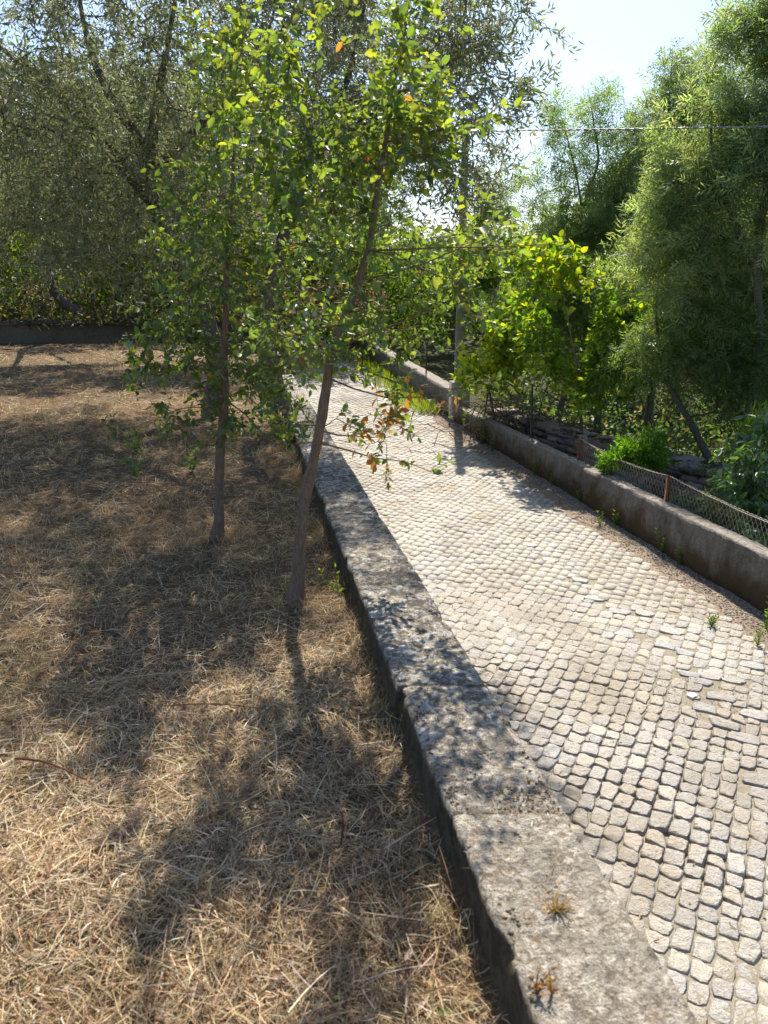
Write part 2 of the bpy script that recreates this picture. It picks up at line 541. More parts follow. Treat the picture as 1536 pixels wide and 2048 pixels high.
def grow(stems, targets, rng, depth_w=0.12, jit=0.05, sub=4, tip=0.003, expo=2.3, sag=0.0):
    """stems: list of polylines (first is the trunk, the others start on it). targets: tip points.
    Returns chains P (n,sub+1,3), radii, root-stem distance order, branch group id, and the stem radii."""
    npos, npar, ndep, ngrp = [], [], [], []
    stem_idx = []
    for si, s in enumerate(stems):
        ids = []
        for j, p in enumerate(s):
            if si > 0 and j == 0:
                A = np.array(npos)
                ids.append(int(np.argmin(np.linalg.norm(A - p, axis=1))))
                continue
            par = ids[-1] if ids else -1
            npos.append(np.array(p)); npar.append(par)
            ndep.append(0.0 if par < 0 else ndep[par] + np.linalg.norm(npos[par] - p)); ngrp.append(-1)
            ids.append(len(npos) - 1)
        stem_idx.append(ids)
    cap = len(npos) + len(targets) * sub + 5
    A = np.zeros((cap, 3)); A[:len(npos)] = npos
    par = np.full(cap, -1); par[:len(npos)] = npar
    dep = np.zeros(cap); dep[:len(npos)] = ndep
    grp = np.full(cap, -1)
    n = len(npos)
    base_z = stems[0][0][2]
    stem_pts = A[:n].copy()
    usable = np.ones(cap, bool)
    h = stems[0][-1][2] - base_z
    usable[:n] = (A[:n, 2] - base_z) > 0.18 * h
    order = np.argsort([np.min(np.linalg.norm(stem_pts - t, axis=1)) for t in targets])
    chains = []
    g = 0
    for ti in order:
        t = targets[ti]
        d = np.linalg.norm(A[:n] - t, axis=1) + depth_w * dep[:n] + np.where(usable[:n], 0, 1e3) + np.maximum(A[:n, 2] - t[2], 0) * 0.4
        a = int(np.argmin(d))
        p0 = A[a]
        L = np.linalg.norm(t - p0)
        dr = nrm(p0 - A[par[a]]) if par[a] >= 0 else np.array([0, 0, 1.0])
        c1 = p0 + (dr * 0.35 + np.array([0, 0, 0.08])) * L
        gid = grp[a]
        if gid < 0:
            gid = g; g += 1
        last = a
        ch = [a]
        for k in range(1, sub + 1):
            u = k / sub
            p = (1 - u) ** 2 * p0 + 2 * u * (1 - u) * c1 + u * u * t + (rng.normal(size=3) * jit * L if k < sub else 0)
            p = p - np.array([0, 0, sag * L * u * u])
            A[n] = p; par[n] = last; dep[n] = dep[last] + L / sub; grp[n] = gid
            last = n; ch.append(n); n += 1
        chains.append(ch)
    acc = np.zeros(n)
    haschild = np.zeros(n, bool)
    haschild[par[:n][par[:n] >= 0]] = True
    acc[~haschild] = tip ** expo
    for i in range(n - 1, -1, -1):
        if par[i] >= 0:
            acc[par[i]] += acc[i]
    rad = acc ** (1 / expo)
    ch = np.array(chains)
    P = A[ch]
    Rr = rad[ch]
    # where a chain leaves a thicker branch it starts with its own size
    Rr[:, 0] = np.minimum(Rr[:, 0], Rr[:, 1] * 1.15)
    return P, Rr, grp[ch[:, -1]], stem_idx, A[:n], rad

def stem_tube(buf, pts, radii, sides, rng, rough=0.06, flare=0.0):
    pts = np.asarray(pts); radii = np.asarray(radii, float).copy()
    n = len(pts)
    V, Q = tubes(pts[None], radii[None], sides)
    ctr = np.repeat(pts, sides, 0)
    off = V - ctr
    k = 1 + rough * 3 * vnoise(V, 9, 5)[:, None] + rough * 2 * vnoise(V, 30, 6)[:, None]
    if flare:
        hh = np.repeat(np.linspace(0, 1, n), sides)[:, None]
        k = k + flare * np.exp(-hh * 22)
    buf.add(ctr + off * k, Q)

def sprigs(rng, P, per, length, droop=0.3, out=0.5):
    """side shoots on the terminal halves of chains. P (n,k,3)"""
    n, k, _ = P.shape
    i = np.repeat(np.arange(n), per)
    u = rng.random(len(i)) * (k - 1.001) * 0.75 + (k - 1) * 0.25
    u = np.minimum(u, k - 1.001)
    j = u.astype(int); f = (u - j)[:, None]
    s = P[i, j] * (1 - f) + P[i, j + 1] * f
    t = nrm(P[i, j + 1] - P[i, j])
    d = nrm(t * out + rdir(rng, len(i)) * 0.8 + np.array([0, 0, -droop]))
    L = length * (0.6 + 0.8 * rng.random(len(i)))
    return s, d, L

def sprig_leaves(rng, s, d, L, per, ang=0.9, droop=0.15, up=0.5, whorl=True):
    n = len(s)
    i = np.repeat(np.arange(n), per)
    u = np.tile((np.arange(per) + 0.6) / per, n) + rng.normal(size=n * per) * 0.05
    a = np.tile(np.arange(per) * 2.4, n) + rng.random(n * per) * 1.2
    dd = d[i]
    ref = np.where(np.abs(dd[:, 2:3]) > 0.9, np.array([1.0, 0, 0]), np.array([0, 0, 1.0]))
    x = nrm(np.cross(dd, ref)); y = np.cross(dd, x)
    side = np.cos(a)[:, None] * x + np.sin(a)[:, None] * y
    p = s[i] + dd * (L[i] * u)[:, None] - np.array([0, 0, 1.0]) * (droop * L[i] * u ** 2)[:, None]
    ld = nrm(dd * (1 - ang * 0.5) + side * ang + rng.normal(size=(n * per, 3)) * 0.2 - np.array([0, 0, droop * 0.5]))
    nn = nrm(np.array([0, 0, up]) + rng.normal(size=(n * per, 3)) * 0.55 + side * 0.1)
    return p, ld, nn

# ------------------------------------------------------------------ layout of the place
Z_FIELD, Z_ROAD, Z_LOW = -1.465, -2.5, -2.95
def wall_in(y): return 0.481 - 0.193 * y          # field side of the low wall beside the field
def wall_out(y): return 0.776 - 0.193 * y         # road side
def par_x(y): return 4.065 - 0.221 * y            # road side of the parapet on the right

def field_z(x, y):
    p = np.stack([x, y], -1)
    return Z_FIELD + 0.035 * np.exp(-(wall_in(y) - x) / 0.05) + 0.035 * vnoise(p, 0.9, 11) + 0.022 * vnoise(p, 3.2, 12) + 0.012 * vnoise(p, 9, 13) + 0.004 * vnoise(p, 26, 14)

def road_z(x, y):
    p = np.stack([x, y], -1)
    return Z_ROAD + np.maximum(y - 11.5, 0) * 0.036 + 0.012 * vnoise(p, 0.7, 21) + 0.006 * vnoise(p, 2.1, 22)

def grid(xs, ys, zf):
    X, Y = np.meshgrid(xs, ys)
    Z = zf(X, Y)
    V = np.stack([X, Y, Z], -1).reshape(-1, 3)
    nx, ny = len(xs), len(ys)
    i = np.arange(nx * ny).reshape(ny, nx)
    Q = np.stack([i[:-1, :-1], i[:-1, 1:], i[1:, 1:], i[1:, :-1]], -1).reshape(-1, 4)
    return V, Q

def strip(fl, fr, ys, nx, zf):
    t = np.linspace(0, 1, nx)
    Y = np.repeat(np.asarray(ys)[:, None], nx, 1)
    X = fl(Y) * (1 - t) + fr(Y) * t
    Z = zf(X, Y)
    V = np.stack([X, Y, Z], -1).reshape(-1, 3)
    i = np.arange(V.shape[0]).reshape(len(ys), nx)
    Q = np.stack([i[:-1, :-1], i[:-1, 1:], i[1:, 1:], i[1:, :-1]], -1).reshape(-1, 4)
    return V, Q

# terrain to the horizon, with a low wooded rise far off
def terr(x, y):
    r = np.sqrt(x * x + y * y)
    return -3.3 + np.clip((r - 55) / 120, 0, 1) * (3.2 + 1.6 * vnoise(np.stack([x, y], -1), 0.02, 31)) + 0.1 * vnoise(np.stack([x, y], -1), 0.2, 32)
g1 = np.concatenate([np.linspace(-600, -60, 14), np.linspace(-50, 50, 41), np.linspace(60, 600, 14)])
V, Q = grid(g1, g1, terr)
tag(link('terrain', mesh('terrain', V, Q, M['hill'], smooth=True)), kind='structure')

# the mown field
ys = np.concatenate([np.arange(-3, 5, 0.035), np.arange(5, 17.2, 0.09)])
V, Q = strip(lambda y: y * 0 - 15, lambda y: wall_in(y) + 0.03, ys, 170, field_z)
tag(link('field', mesh('field', V, Q, M['soil'], smooth=True)), kind='structure')

# bank behind the far field wall and the ground under the trees on the right
V, Q = strip(lambda y: y * 0 - 24, lambda y: wall_in(y) + 0.2 - np.maximum(y - 17, 0) * 0.1, np.arange(17.05, 50, 0.6), 60,
             lambda x, y: -1.06 + 0.12 * vnoise(np.stack([x, y], -1), 0.6, 41) + 0.05 * vnoise(np.stack([x, y], -1), 2.5, 42))
tag(link('bank', mesh('bank', V, Q, M['litter'], smooth=True)), kind='structure')
V, Q = strip(lambda y: par_x(y) + 0.1, lambda y: y * 0 + 24, np.arange(-3, 50, 0.5), 70,
             lambda x, y: Z_LOW + 0.12 * vnoise(np.stack([x, y], -1), 0.6, 43) + 0.06 * vnoise(np.stack([x, y], -1), 2.5, 44) + np.clip((y - 12) * 0.04, 0, 0.8))
tag(link('wood_floor', mesh('wood_floor', V, Q, M['wood_floor'], smooth=True)), kind='structure')

# ------------------------------------------------------------------ cobbled road
rng = np.random.default_rng(7)
OPEN = [on_z(1290, 1600, Z_ROAD), on_z(1345, 1690, Z_ROAD), on_z(1440, 1740, Z_ROAD), on_z(1215, 1560, Z_ROAD), on_z(1330, 1560, Z_ROAD)]
def openness(x, y):
    o = 0
    for c in OPEN:
        o = np.maximum(o, np.exp(-((x - c[0]) ** 2 + (y - c[1]) ** 2) / (2 * 0.085 ** 2)))
    return o

def joint_z(x, y):
    p = np.stack([x, y], -1)
    return road_z(x, y) - 0.0062 + 0.0045 * vnoise(p, 1.6, 23) + 0.002 * vnoise(p, 15, 24) - 0.026 * openness(x, y)
ys = np.concatenate([np.arange(-3, 1.8, 0.1), np.arange(1.8, 5.5, 0.03), np.arange(5.5, 14, 0.1), np.arange(14, 34, 0.3)])
V, Q = strip(lambda y: wall_out(y) - 0.05, lambda y: par_x(y) + 0.05, ys, 110, joint_z)
road = tag(link('road', mesh('road', V, Q, M['sand'], smooth=True)), kind='structure')

ROW_AZ = R(27)
rdv = np.array([math.sin(ROW_AZ), math.cos(ROW_AZ)])       # along a course
cdv = np.array([math.cos(ROW_AZ), -math.sin(ROW_AZ)])      # across courses

def warp(a, b):
    """course coordinates (a along, b across) -> plan position; courses bend gently"""
    p = a[..., None] * rdv + b[..., None] * cdv
    q = p.copy()
    q = q + cdv * (0.035 * vnoise(p, 0.8, 25))[..., None] + rdv * (0.02 * vnoise(p, 1.2, 26))[..., None]
    return q

st = []
b = -14.0
while b < 14:
    w = 0.086 * (0.88 + 0.26 * rng.random())
    a = -6.0 + rng.random() * 0.1
    while a < 30:
        l = 0.108 * (0.72 + 0.6 * rng.random())
        st.append((a + l / 2, b + w / 2, l, w))
        a += l
    b += w
st = np.array(st)
ctr = warp(st[:, 0], st[:, 1])
edge = par_x(ctr[:, 1]) - 0.27 + 0.10 * vnoise(ctr, 1.4, 27)
keep = (ctr[:, 0] > wall_out(ctr[:, 1]) + 0.03) & (ctr[:, 0] < edge) & (ctr[:, 1] > -1.5) & (ctr[:, 1] < 26)
keep &= ~((ctr[:, 0] < wall_out(ctr[:, 1]) + 0.9) & (ctr[:, 1] < 0.6))
st, ctr = st[keep], ctr[keep]
# long grey slabs set across the courses towards the right side
SLABS = [(1421, 1350, .17, .075), (1450, 1446, .19, .075), (1490, 1475, .19, .072), (1436, 1392, .15, .07), (1400, 1362, .16, .07),
         (1378, 1348, .16, .06), (1464, 1358, .17, .06), (1510, 1428, .17, .075), (1520, 1560, .17, .075), (1528, 1590, .15, .07),
         (1190, 1195, .17, .07), (1238, 1222, .18, .075), (1344, 1262, .19, .07), (1290, 1226, .15, .07), (1409, 1415, .15, .07),
         (1160, 1160, .16, .07), (1330, 1290, .15, .07), (1505, 1330, .17, .07), (1370, 1305, .14, .07), (1250, 1268, .15, .07), (1452, 1395, .13, .07), (1100, 1120, .16, .07), (1060, 1090, .16, .07)]
slab_rows = []
for (u, v, l, w) in SLABS:
    c = on_z(u, v, Z_ROAD)[:2]
    dl = np.abs((ctr - c) @ cdv); dw = np.abs((ctr - c) @ rdv)
    k = ~((dl < l / 2 + 0.012) & (dw < w / 2 + 0.012))
    st, ctr = st[k], ctr[k]
    slab_rows.append((c, l, w))

def cobble_template(rng, n_out, rings):
    """unit stone: outline about 1 x 1, top at z 0, sides going down; z in metres"""
    ang = np.arange(n_out) * 2 * math.pi / n_out + (math.pi / n_out if n_out == 12 else 0)
    e = 7.0
    rr = (np.abs(np.cos(ang)) ** e + np.abs(np.sin(ang)) ** e) ** (-1 / e) * 0.5
    rr = rr * (1 + rng.normal(size=n_out) * 0.045)
    skew = rng.normal(size=4) * (0.09 if rings == 5 else 0.06)
    ox, oy = np.cos(ang) * rr, np.sin(ang) * rr
    ox, oy = ox + skew[0] * oy + skew[2] * ox * oy * 2, oy + skew[1] * ox + skew[3] * ox * oy * 2
    prof = [(0.985, -0.045), (1.0, -0.009), (0.93, -0.0005)] if rings == 3 else [(0.985, -0.045), (1.0, -0.012), (0.965, -0.0025), (0.80, 0.0), (0.42, 0.0005)]
    V = []
    for s, z in prof:
        zz = z + (rng.normal(size=n_out) * (0.0022 if rings == 5 else 0.0008) if z > -0.004 else 0)
        V.append(np.stack([ox * s, oy * s, np.full(n_out, z) if np.isscalar(zz) else zz], -1))
    V = np.concatenate(V + [np.array([[0, 0, 0.001 + rng.normal() * 0.0015]])])
    Q = []
    k = len(prof)
    for r_ in range(k - 1):
        for i in range(n_out):
            j = (i + 1) % n_out
            Q.append([r_ * n_out + i, r_ * n_out + j, (r_ + 1) * n_out + j, (r_ + 1) * n_out + i])
    T = [[(k - 1) * n_out + i, (k - 1) * n_out + (i + 1) % n_out, k * n_out] for i in range(n_out)]
    return V, np.array(Q), np.array(T)

GR = [(0.48, 0.44, 0.375), (0.43, 0.40, 0.35), (0.52, 0.475, 0.40), (0.46, 0.44, 0.405), (0.49, 0.435, 0.35), (0.40, 0.38, 0.35)]
def stone_col(rng, n): return palette(rng, n, GR, [4, 3, 4, 3, 2, 1], 0.07, 0.008)
dist = np.sqrt(ctr[:, 0] ** 2 + ctr[:, 1] ** 2)
rel_u = ctr[:, 0] / np.maximum(ctr[:, 1], 0.1)
in_view = (rel_u < 0.62) & (rel_u > 0.0) & (ctr[:, 1] > 1.6) & (ctr[:, 0] > wall_out(ctr[:, 1]) * 0 + 0.776 * 2.5 / 1.3 - 0.193 * ctr[:, 1])
order = np.argsort(np.where(in_view, dist, 99))
near300 = order[:300 - len(slab_rows)]
tmpl_hi = [cobble_template(rng, 12, 5) for _ in range(24)]
tmpl_lo = [cobble_template(rng, 8, 3) for _ in range(16)]
def stone_frame(i):
    l, w = st[i, 2], st[i, 3]
    gap = -0.004 + 0.0045 * rng.random() + 0.005 * openness(ctr[i, 0], ctr[i, 1])
    z = road_z(ctr[i, 0], ctr[i, 1]) + rng.normal() * 0.0022
    yaw = -ROW_AZ + rng.normal() * 0.035
    return l - gap, w - gap, z, yaw, rng.normal() * 0.016, rng.normal() * 0.016
hi_meshes = []
for k, (V, Q, T) in enumerate(tmpl_hi):
    hi_meshes.append(mesh('cobble', V, [Q, T], M['granite'], stone_col(rng, 1)[0], smooth=False))
for i in near300:
    l, w, z, yaw, tx, ty = stone_frame(i)
    o = link('cobblestone', hi_meshes[rng.integers(len(hi_meshes))], road)
    o.location = (ctr[i, 0], ctr[i, 1], z)
    o.rotation_euler = (tx, ty, yaw)
    o.scale = (w, l, 1)
slab_mesh = []
for k in range(5):
    V, Q, T = cobble_template(rng, 12, 5)
    slab_mesh.append(mesh('slab', V, [Q, T], M['granite'], palette(rng, 1, [(0.46, 0.455, 0.44), (0.53, 0.51, 0.47), (0.57, 0.54, 0.49)], None, 0.05, 0.008)[0]))
for c, l, w in slab_rows:
    o = link('cobblestone', slab_mesh[rng.integers(5)], road)
    o.location = (c[0], c[1], road_z(c[0], c[1]) + 0.005)
    o.rotation_euler = (rng.normal() * 0.015, rng.normal() * 0.015, -ROW_AZ + rng.normal() * 0.07)
    o.scale = (l * 0.95, w * 1.4, 1)
bf = Buf()
rest = np.setdiff1d(np.arange(len(st)), near300)
cols = stone_col(rng, len(rest))
for k, i in enumerate(rest):
    near = dist[i] < 6 and in_view[i]
    V, Q, T = (tmpl_hi if near else tmpl_lo)[rng.integers(16)]
    l, w, z, yaw, tx, ty = stone_frame(i)
    c, s = math.cos(yaw), math.sin(yaw)
    x, y = V[:, 0] * w, V[:, 1] * l
    zz = V[:, 2] + x * math.tan(ty) + y * math.tan(tx)
    W = np.stack([x * c - y * s + ctr[i, 0], x * s + y * c + ctr[i, 1], zz + z], -1)
    bf.add(W, Q, T, cols[k])
o = link('cobblestones', bf.build('cobblestones', M['granite']), road)
o['kind'] = 'stuff'

# dirt along the foot of the parapet, with gravel and litter on it
def verge_z(x, y):
    d = par_x(y) - x
    p = np.stack([x, y], -1)
    return road_z(x, y) + 0.014 - 0.050 * np.clip(d / 0.50 - 0.25, -0.3, 1) + 0.010 * vnoise(p, 4, 28) + 0.006 * vnoise(p, 17, 29)
V, Q = strip(lambda y: par_x(y) - 0.62, lambda y: par_x(y) + 0.04, np.concatenate([np.arange(0, 14, 0.03), np.arange(14, 30, 0.2)]), 26, verge_z)
tag(link('verge', mesh('verge', V, Q, M['verge'], smooth=True)), kind='structure')
n = 16000
gy = 2.5 + 12 * rng.random(n) ** 1.5
gd = np.abs(rng.normal(size=n)) * 0.13 + 0.005
k = gd < 0.5
gy, gd = gy[k], gd[k]
gx = par_x(gy) - gd
octv = np.array([[1, 0, 0], [-1, 0, 0], [0, 1, 0], [0, -1, 0], [0, 0, 1], [0, 0, -1]], float)
octf = np.array([[0, 2, 4], [2, 1, 4], [1, 3, 4], [3, 0, 4], [2, 0, 5], [1, 2, 5], [3, 1, 5], [0, 3, 5]])
s = (0.004 + 0.007 * rng.random((len(gx), 1, 1)) ** 2)
Vv = octv[None] * s * (0.7 + 0.6 * rng.random((len(gx), 6, 3))) * np.array([1, 1, 0.6])
Vv = Vv + np.stack([gx, gy, np.maximum(verge_z(gx, gy), joint_z(gx, gy)) + 0.002], -1)[:, None]
T = (np.arange(len(gx))[:, None, None] * 6 + octf[None]).reshape(-1, 3)
C = np.repeat(palette(rng, len(gx), [(0.42, 0.38, 0.33), (0.28, 0.23, 0.18), (0.5, 0.46, 0.41), (0.2, 0.14, 0.09)], None, 0.2), 6, 0)
tag(link('gravel', mesh('gravel', Vv.reshape(-1, 3), T, M['pebble'], C)), kind='stuff')

# ------------------------------------------------------------------ walls
def wall_segment(y0, y1, xin, xout, ztop, zbot, ytop_step, seed, chips=0.02, rough=1.0, ntop=15, nside=8):
    """one length of rough cast wall: rings of profile points along y"""
    ny = max(4, int((y1 - y0) / ytop_step))
    Y = np.linspace(y0, y1, ny)
    t = np.linspace(0, 1, ntop)
    s = np.linspace(0, 1, nside)[:-1]
    prof = [(0.0, 1 - q) for q in s[::-1]]
    prof = [(0.0, q) for q in s] + [(q, 1.0) for q in t] + [(1.0, q) for q in s[::-1]]
    prof = np.array(prof)                                  # (across 0..1, height 0..1)
    m = len(prof)
    YY = np.repeat(Y[:, None], m, 1)
    A = np.repeat(prof[None, :, 0], ny, 0)
    H = np.repeat(prof[None, :, 1], ny, 0)
    ZT = ztop(YY)
    ZB = zbot(YY)
    X = xin(YY) * (1 - A) + xout(YY) * A
    Z = ZB + (ZT - ZB) * H
    p = np.stack([X, YY, Z], -1)
    # rounding and chipped arrises
    et = np.exp(-np.minimum(A, 1 - A) / 0.03) * (H > 0.999)
    chip = np.maximum(fbm(p, 9, 3, seed) - 0.45, 0) * 2.0 + np.maximum(vnoise(p, 4.1, seed + 5) - 0.6, 0) * 2.5
    Z = Z - et * (0.004 + chips * chip)
    es = (H > 0.999) * (np.exp(-A / 0.03) - np.exp(-(1 - A) / 0.03))
    X = X + es * (0.003 + chips * 0.7 * chip)
    Z = Z + (H > 0.999) * rough * (0.006 * vnoise(p, 5, seed + 1) + 0.0035 * vnoise(p, 19, seed + 2) + 0.002 * vnoise(p, 55, seed + 3))
    side = (H <= 0.999)
    X = X + rough * np.where(side, 1, 0.5) * (0.008 * vnoise(p, 2.2, seed + 7) + 0.004 * vnoise(p, 11, seed + 8) + 0.002 * vnoise(p, 40, seed + 9))
    V = np.stack([X, YY, Z], -1).reshape(-1, 3)
    i = np.arange(ny * m).reshape(ny, m)
    Q = np.stack([i[:-1, :-1], i[:-1, 1:], i[1:, 1:], i[1:, :-1]], -1).reshape(-1, 4)[:, ::-1]
    ends = []
    nv = len(V)
    for row, flip in ((0, 1), (ny - 1, 0)):
        c = V[i[row]].mean(0)
        V = np.concatenate([V, c[None]])
        f = np.stack([i[row][:-1], i[row][1:], np.full(m - 1, nv)], -1)
        ends.append(f if flip else f[:, ::-1])
        nv += 1
    return V, Q, np.concatenate(ends)

ZT_W = -1.30
w1 = thing('concrete_wall', (0.6, 0, Z_ROAD), 'low rough concrete wall spotted with lichen between dry field and cobbled lane', 'wall')
J = [-1.6, 0.2, 1.62, 2.25, 4.0, 5.6, 7.6, 10.4, 13.4, 17.4]
for k in range(len(J) - 1):
    dz = (0.0, 0.004, -0.003, 0.005, -0.004, 0.003, 0, 0.004, 0)[k]
    step = 0.014 if J[k] < 4 else (0.03 if J[k] < 8 else 0.1)
    V, Q, T = wall_segment(J[k] + 0.0008, J[k + 1] - 0.0008, wall_in, wall_out, lambda y: ZT_W + dz * 0.4 + 0 * y, lambda y: -1.72 + 0 * y, step, 100 + k * 10, 0.022, 1.0, 19)
    o = link('coping_slab', mesh('coping_slab', V - np.array([0.6, 0, Z_ROAD]), [Q, T], M['lichen_concrete'], smooth=True), w1)
V, Q, T = wall_segment(-1.6, 17.4, lambda y: wall_in(y) + 0.012, lambda y: wall_out(y) - 0.008, lambda y: -1.722 + 0 * y, lambda y: -2.75 + 0 * y, 0.12, 300, 0.0, 1.0, 5)
link('wall_body', mesh('wall_body', V - np.array([0.6, 0, Z_ROAD]), [Q, T], M['stained_concrete'], smooth=True), w1)

# moss cushions, straw and litter lying on the wall
def blobs(rng, P, S, C):
    Vv = octv[None] * S[:, None, None] * (0.7 + 0.6 * rng.random((len(P), 6, 3))) * np.array([1, 1, 0.5])
    T = (np.arange(len(P))[:, None, None] * 6 + octf[None]).reshape(-1, 3)
    return (Vv + P[:, None]).reshape(-1, 3), T, np.repeat(C, 6, 0)
n = 15000
my = 1.1 + 8.0 * rng.random(n) ** 1.7
mt = rng.random(n)
mp_ = np.stack([wall_in(my) * (1 - mt) + wall_out(my) * mt, my, np.full(n, ZT_W)], -1)
k = (fbm(mp_, 17, 3, 51) > 0.45 - 0.55 * (rng.random(n) < 0.16)) & (mt > 0.03) & (mt < 0.97)
mp_ = mp_[k]
sz = 0.0015 + 0.0045 * rng.random(len(mp_)) ** 2
Vb, Tb, Cb = blobs(rng, mp_, sz, palette(rng, len(mp_), [(0.26, 0.165, 0.07), (0.18, 0.13, 0.07), (0.36, 0.21, 0.08), (0.14, 0.12, 0.085), (0.36, 0.30, 0.22)], [3, 3, 1.5, 2, 3], 0.25))
o = link('moss', mesh('moss', Vb - np.array([0.6, 0, Z_ROAD]), Tb, M['moss'], Cb), w1)
o['kind'] = 'stuff'

PZ = lambda y: -2.03 - 0.0167 * (y - 5.3)
w2 = thing('parapet_wall', (par_x(6), 6, Z_ROAD), 'low brown stained concrete parapet wall along right edge of cobbled lane with rusty mesh on top', 'wall')
PJ = [-1.5, 3.4, 8.35, 13.0]
for k in range(3):
    V, Q, T = wall_segment(PJ[k] + 0.0004, PJ[k + 1] - 0.0004, par_x, lambda y: par_x(y) + 0.16, PZ, lambda y: -3.1 + 0 * y, 0.03, 400 + 20 * k, 0.015, 0.9, 9, 22)
    low_ = (V[:, 2] < -2.19 + 0.02 * vnoise(V, 3, 405)) & (V[:, 1] > 5.9 + 0.1 * vnoise(V, 9, 406)) & (V[:, 1] < 8.3) & (V[:, 0] < par_x(V[:, 1]) + 0.06)
    V[:, 0] -= 0.010 * low_                               # older render left standing proud below a cast line
    link('wall_section', mesh('wall_section', V - np.array([par_x(6), 6, Z_ROAD]), [Q, T], M['stained_concrete'], smooth=True), w2)
FZ = lambda y: -1.93 + (y - 13.5) * 0.03
V, Q, T = wall_segment(13.28, 30, par_x, lambda y: par_x(y) + 0.24, FZ, lambda y: -3.1 + 0 * y, 0.08, 470, 0.02, 1.2, 9, 12)
tag(link('concrete_wall', mesh('far_wall', V, [Q, T], M['stained_concrete'], smooth=True)), 'taller concrete wall continuing along lane beyond the pale pillar', 'wall')

def bev_box(cx, cy, cz, sx, sy, sz, rot, b=0.012):
    Vs, Q = [], []
    for z, inset in ((-sz / 2, 0), (sz / 2 - b, 0), (sz / 2, b)):
        hx, hy = sx / 2 - inset, sy / 2 - inset
        for x, y in ((-hx + b, -hy), (hx - b, -hy), (hx, -hy + b), (hx, hy - b), (hx - b, hy), (-hx + b, hy), (-hx, hy - b), (-hx, -hy + b)):
            Vs.append((x, y, z))
    for r_ in range(2):
        for i in range(8):
            Q.append([r_ * 8 + i, r_ * 8 + (i + 1) % 8, r_ * 8 + 8 + (i + 1) % 8, r_ * 8 + 8 + i])
    V = np.array(Vs)
    c, s = math.cos(rot), math.sin(rot)
    V = np.stack([V[:, 0] * c - V[:, 1] * s, V[:, 0] * s + V[:, 1] * c, V[:, 2]], -1) + np.array([cx, cy, cz])
    return V, np.array(Q), np.array([[16, 17, 18, 19, 20, 21, 22, 23]])
pv, pq, pc = bev_box(0, 0, 0.46, 0.30, 0.26, 1.15, 0.218)
pil = link('concrete_pillar', mesh('concrete_pillar', pv, [pq, pc], M['pillar']), None, (par_x(13.13) + 0.125, 13.14, Z_ROAD - 0.3))
tag(pil, 'short pale concrete pillar where parapet meets the taller wall at foot of pole', 'pillar')

# far wall of the field
V, Q, T = wall_segment(0, 13.5, lambda y: 17.02 + 0 * y, lambda y: 17.42 + 0 * y, lambda y: -1.02 + 0.05 * np.sin(y * 1.7) + 0 * y, lambda y: -1.8 + 0 * y, 0.08, 520, 0.06, 3.5, 9, 10)
V = np.stack([-15.2 + V[:, 1] * 0.93, V[:, 0] + 0.05 * (V[:, 1] - 6), V[:, 2]], -1)
Q = Q[:, ::-1]; T = T[:, ::-1]
m_dark = soil('old_wall', (0.10, 0.085, 0.065), (0.17, 0.14, 0.105), (0.2, 0.165, 0.12), 0.5, 1.0)
tag(link('field_wall', mesh('field_wall', V, [Q, T], m_dark, smooth=True)), 'dark low earthy wall across the far end of dry field', 'wall')

# dry stone wall on the lower ground behind the parapet
sw_pts = np.array([[5.6, 4.8], [3.98, 8.1], [2.75, 10.5], [1.95, 12.5]])
swl = np.concatenate([[0], np.cumsum(np.linalg.norm(np.diff(sw_pts, axis=0), axis=1))])
def sw(s): return np.array([np.interp(s, swl, sw_pts[:, 0]), np.interp(s, swl, sw_pts[:, 1])])
w3 = thing('dry_stone_wall', (3.98, 8.1, Z_LOW), 'old dry stone wall with mossy top on low ground behind the parapet', 'wall')
o3 = np.array([3.98, 8.1, Z_LOW])
def rock(rng):
    n1, n2 = 8, 4
    V = []
    for j in range(n2 + 1):
        ph = -math.pi / 2 + math.pi * (j + 0.5) / (n2 + 1)
        for i in range(n1):
            th = 2 * math.pi * (i + 0.5) / n1
            e = 0.18
            f = lambda c: np.sign(c) * abs(c) ** e
            V.append([f(math.cos(th)) * f(math.cos(ph)) * 0.5, f(math.sin(th)) * f(math.cos(ph)) * 0.5, f(math.sin(ph)) * 0.5])
    V = np.array(V) * (1 + rng.normal(size=(len(V), 1)) * 0.07) + rng.normal(size=(len(V), 3)) * 0.035
    Q = [[j * n1 + i, j * n1 + (i + 1) % n1, (j + 1) * n1 + (i + 1) % n1, (j + 1) * n1 + i] for j in range(n2) for i in range(n1)]
    return V, np.array(Q), [np.arange(n1)[::-1][None], (np.arange(n1) + n2 * n1)[None]]
rocks = []
for k in range(12):
    V, Q, caps = rock(rng)
    rocks.append(mesh('rock', V, [Q] + caps, M['field_stone'], palette(rng, 1, [(0.42, 0.36, 0.28), (0.50, 0.43, 0.35), (0.36, 0.31, 0.25)])[0], smooth=False))
zc = Z_LOW - 0.02
tot = swl[-1]
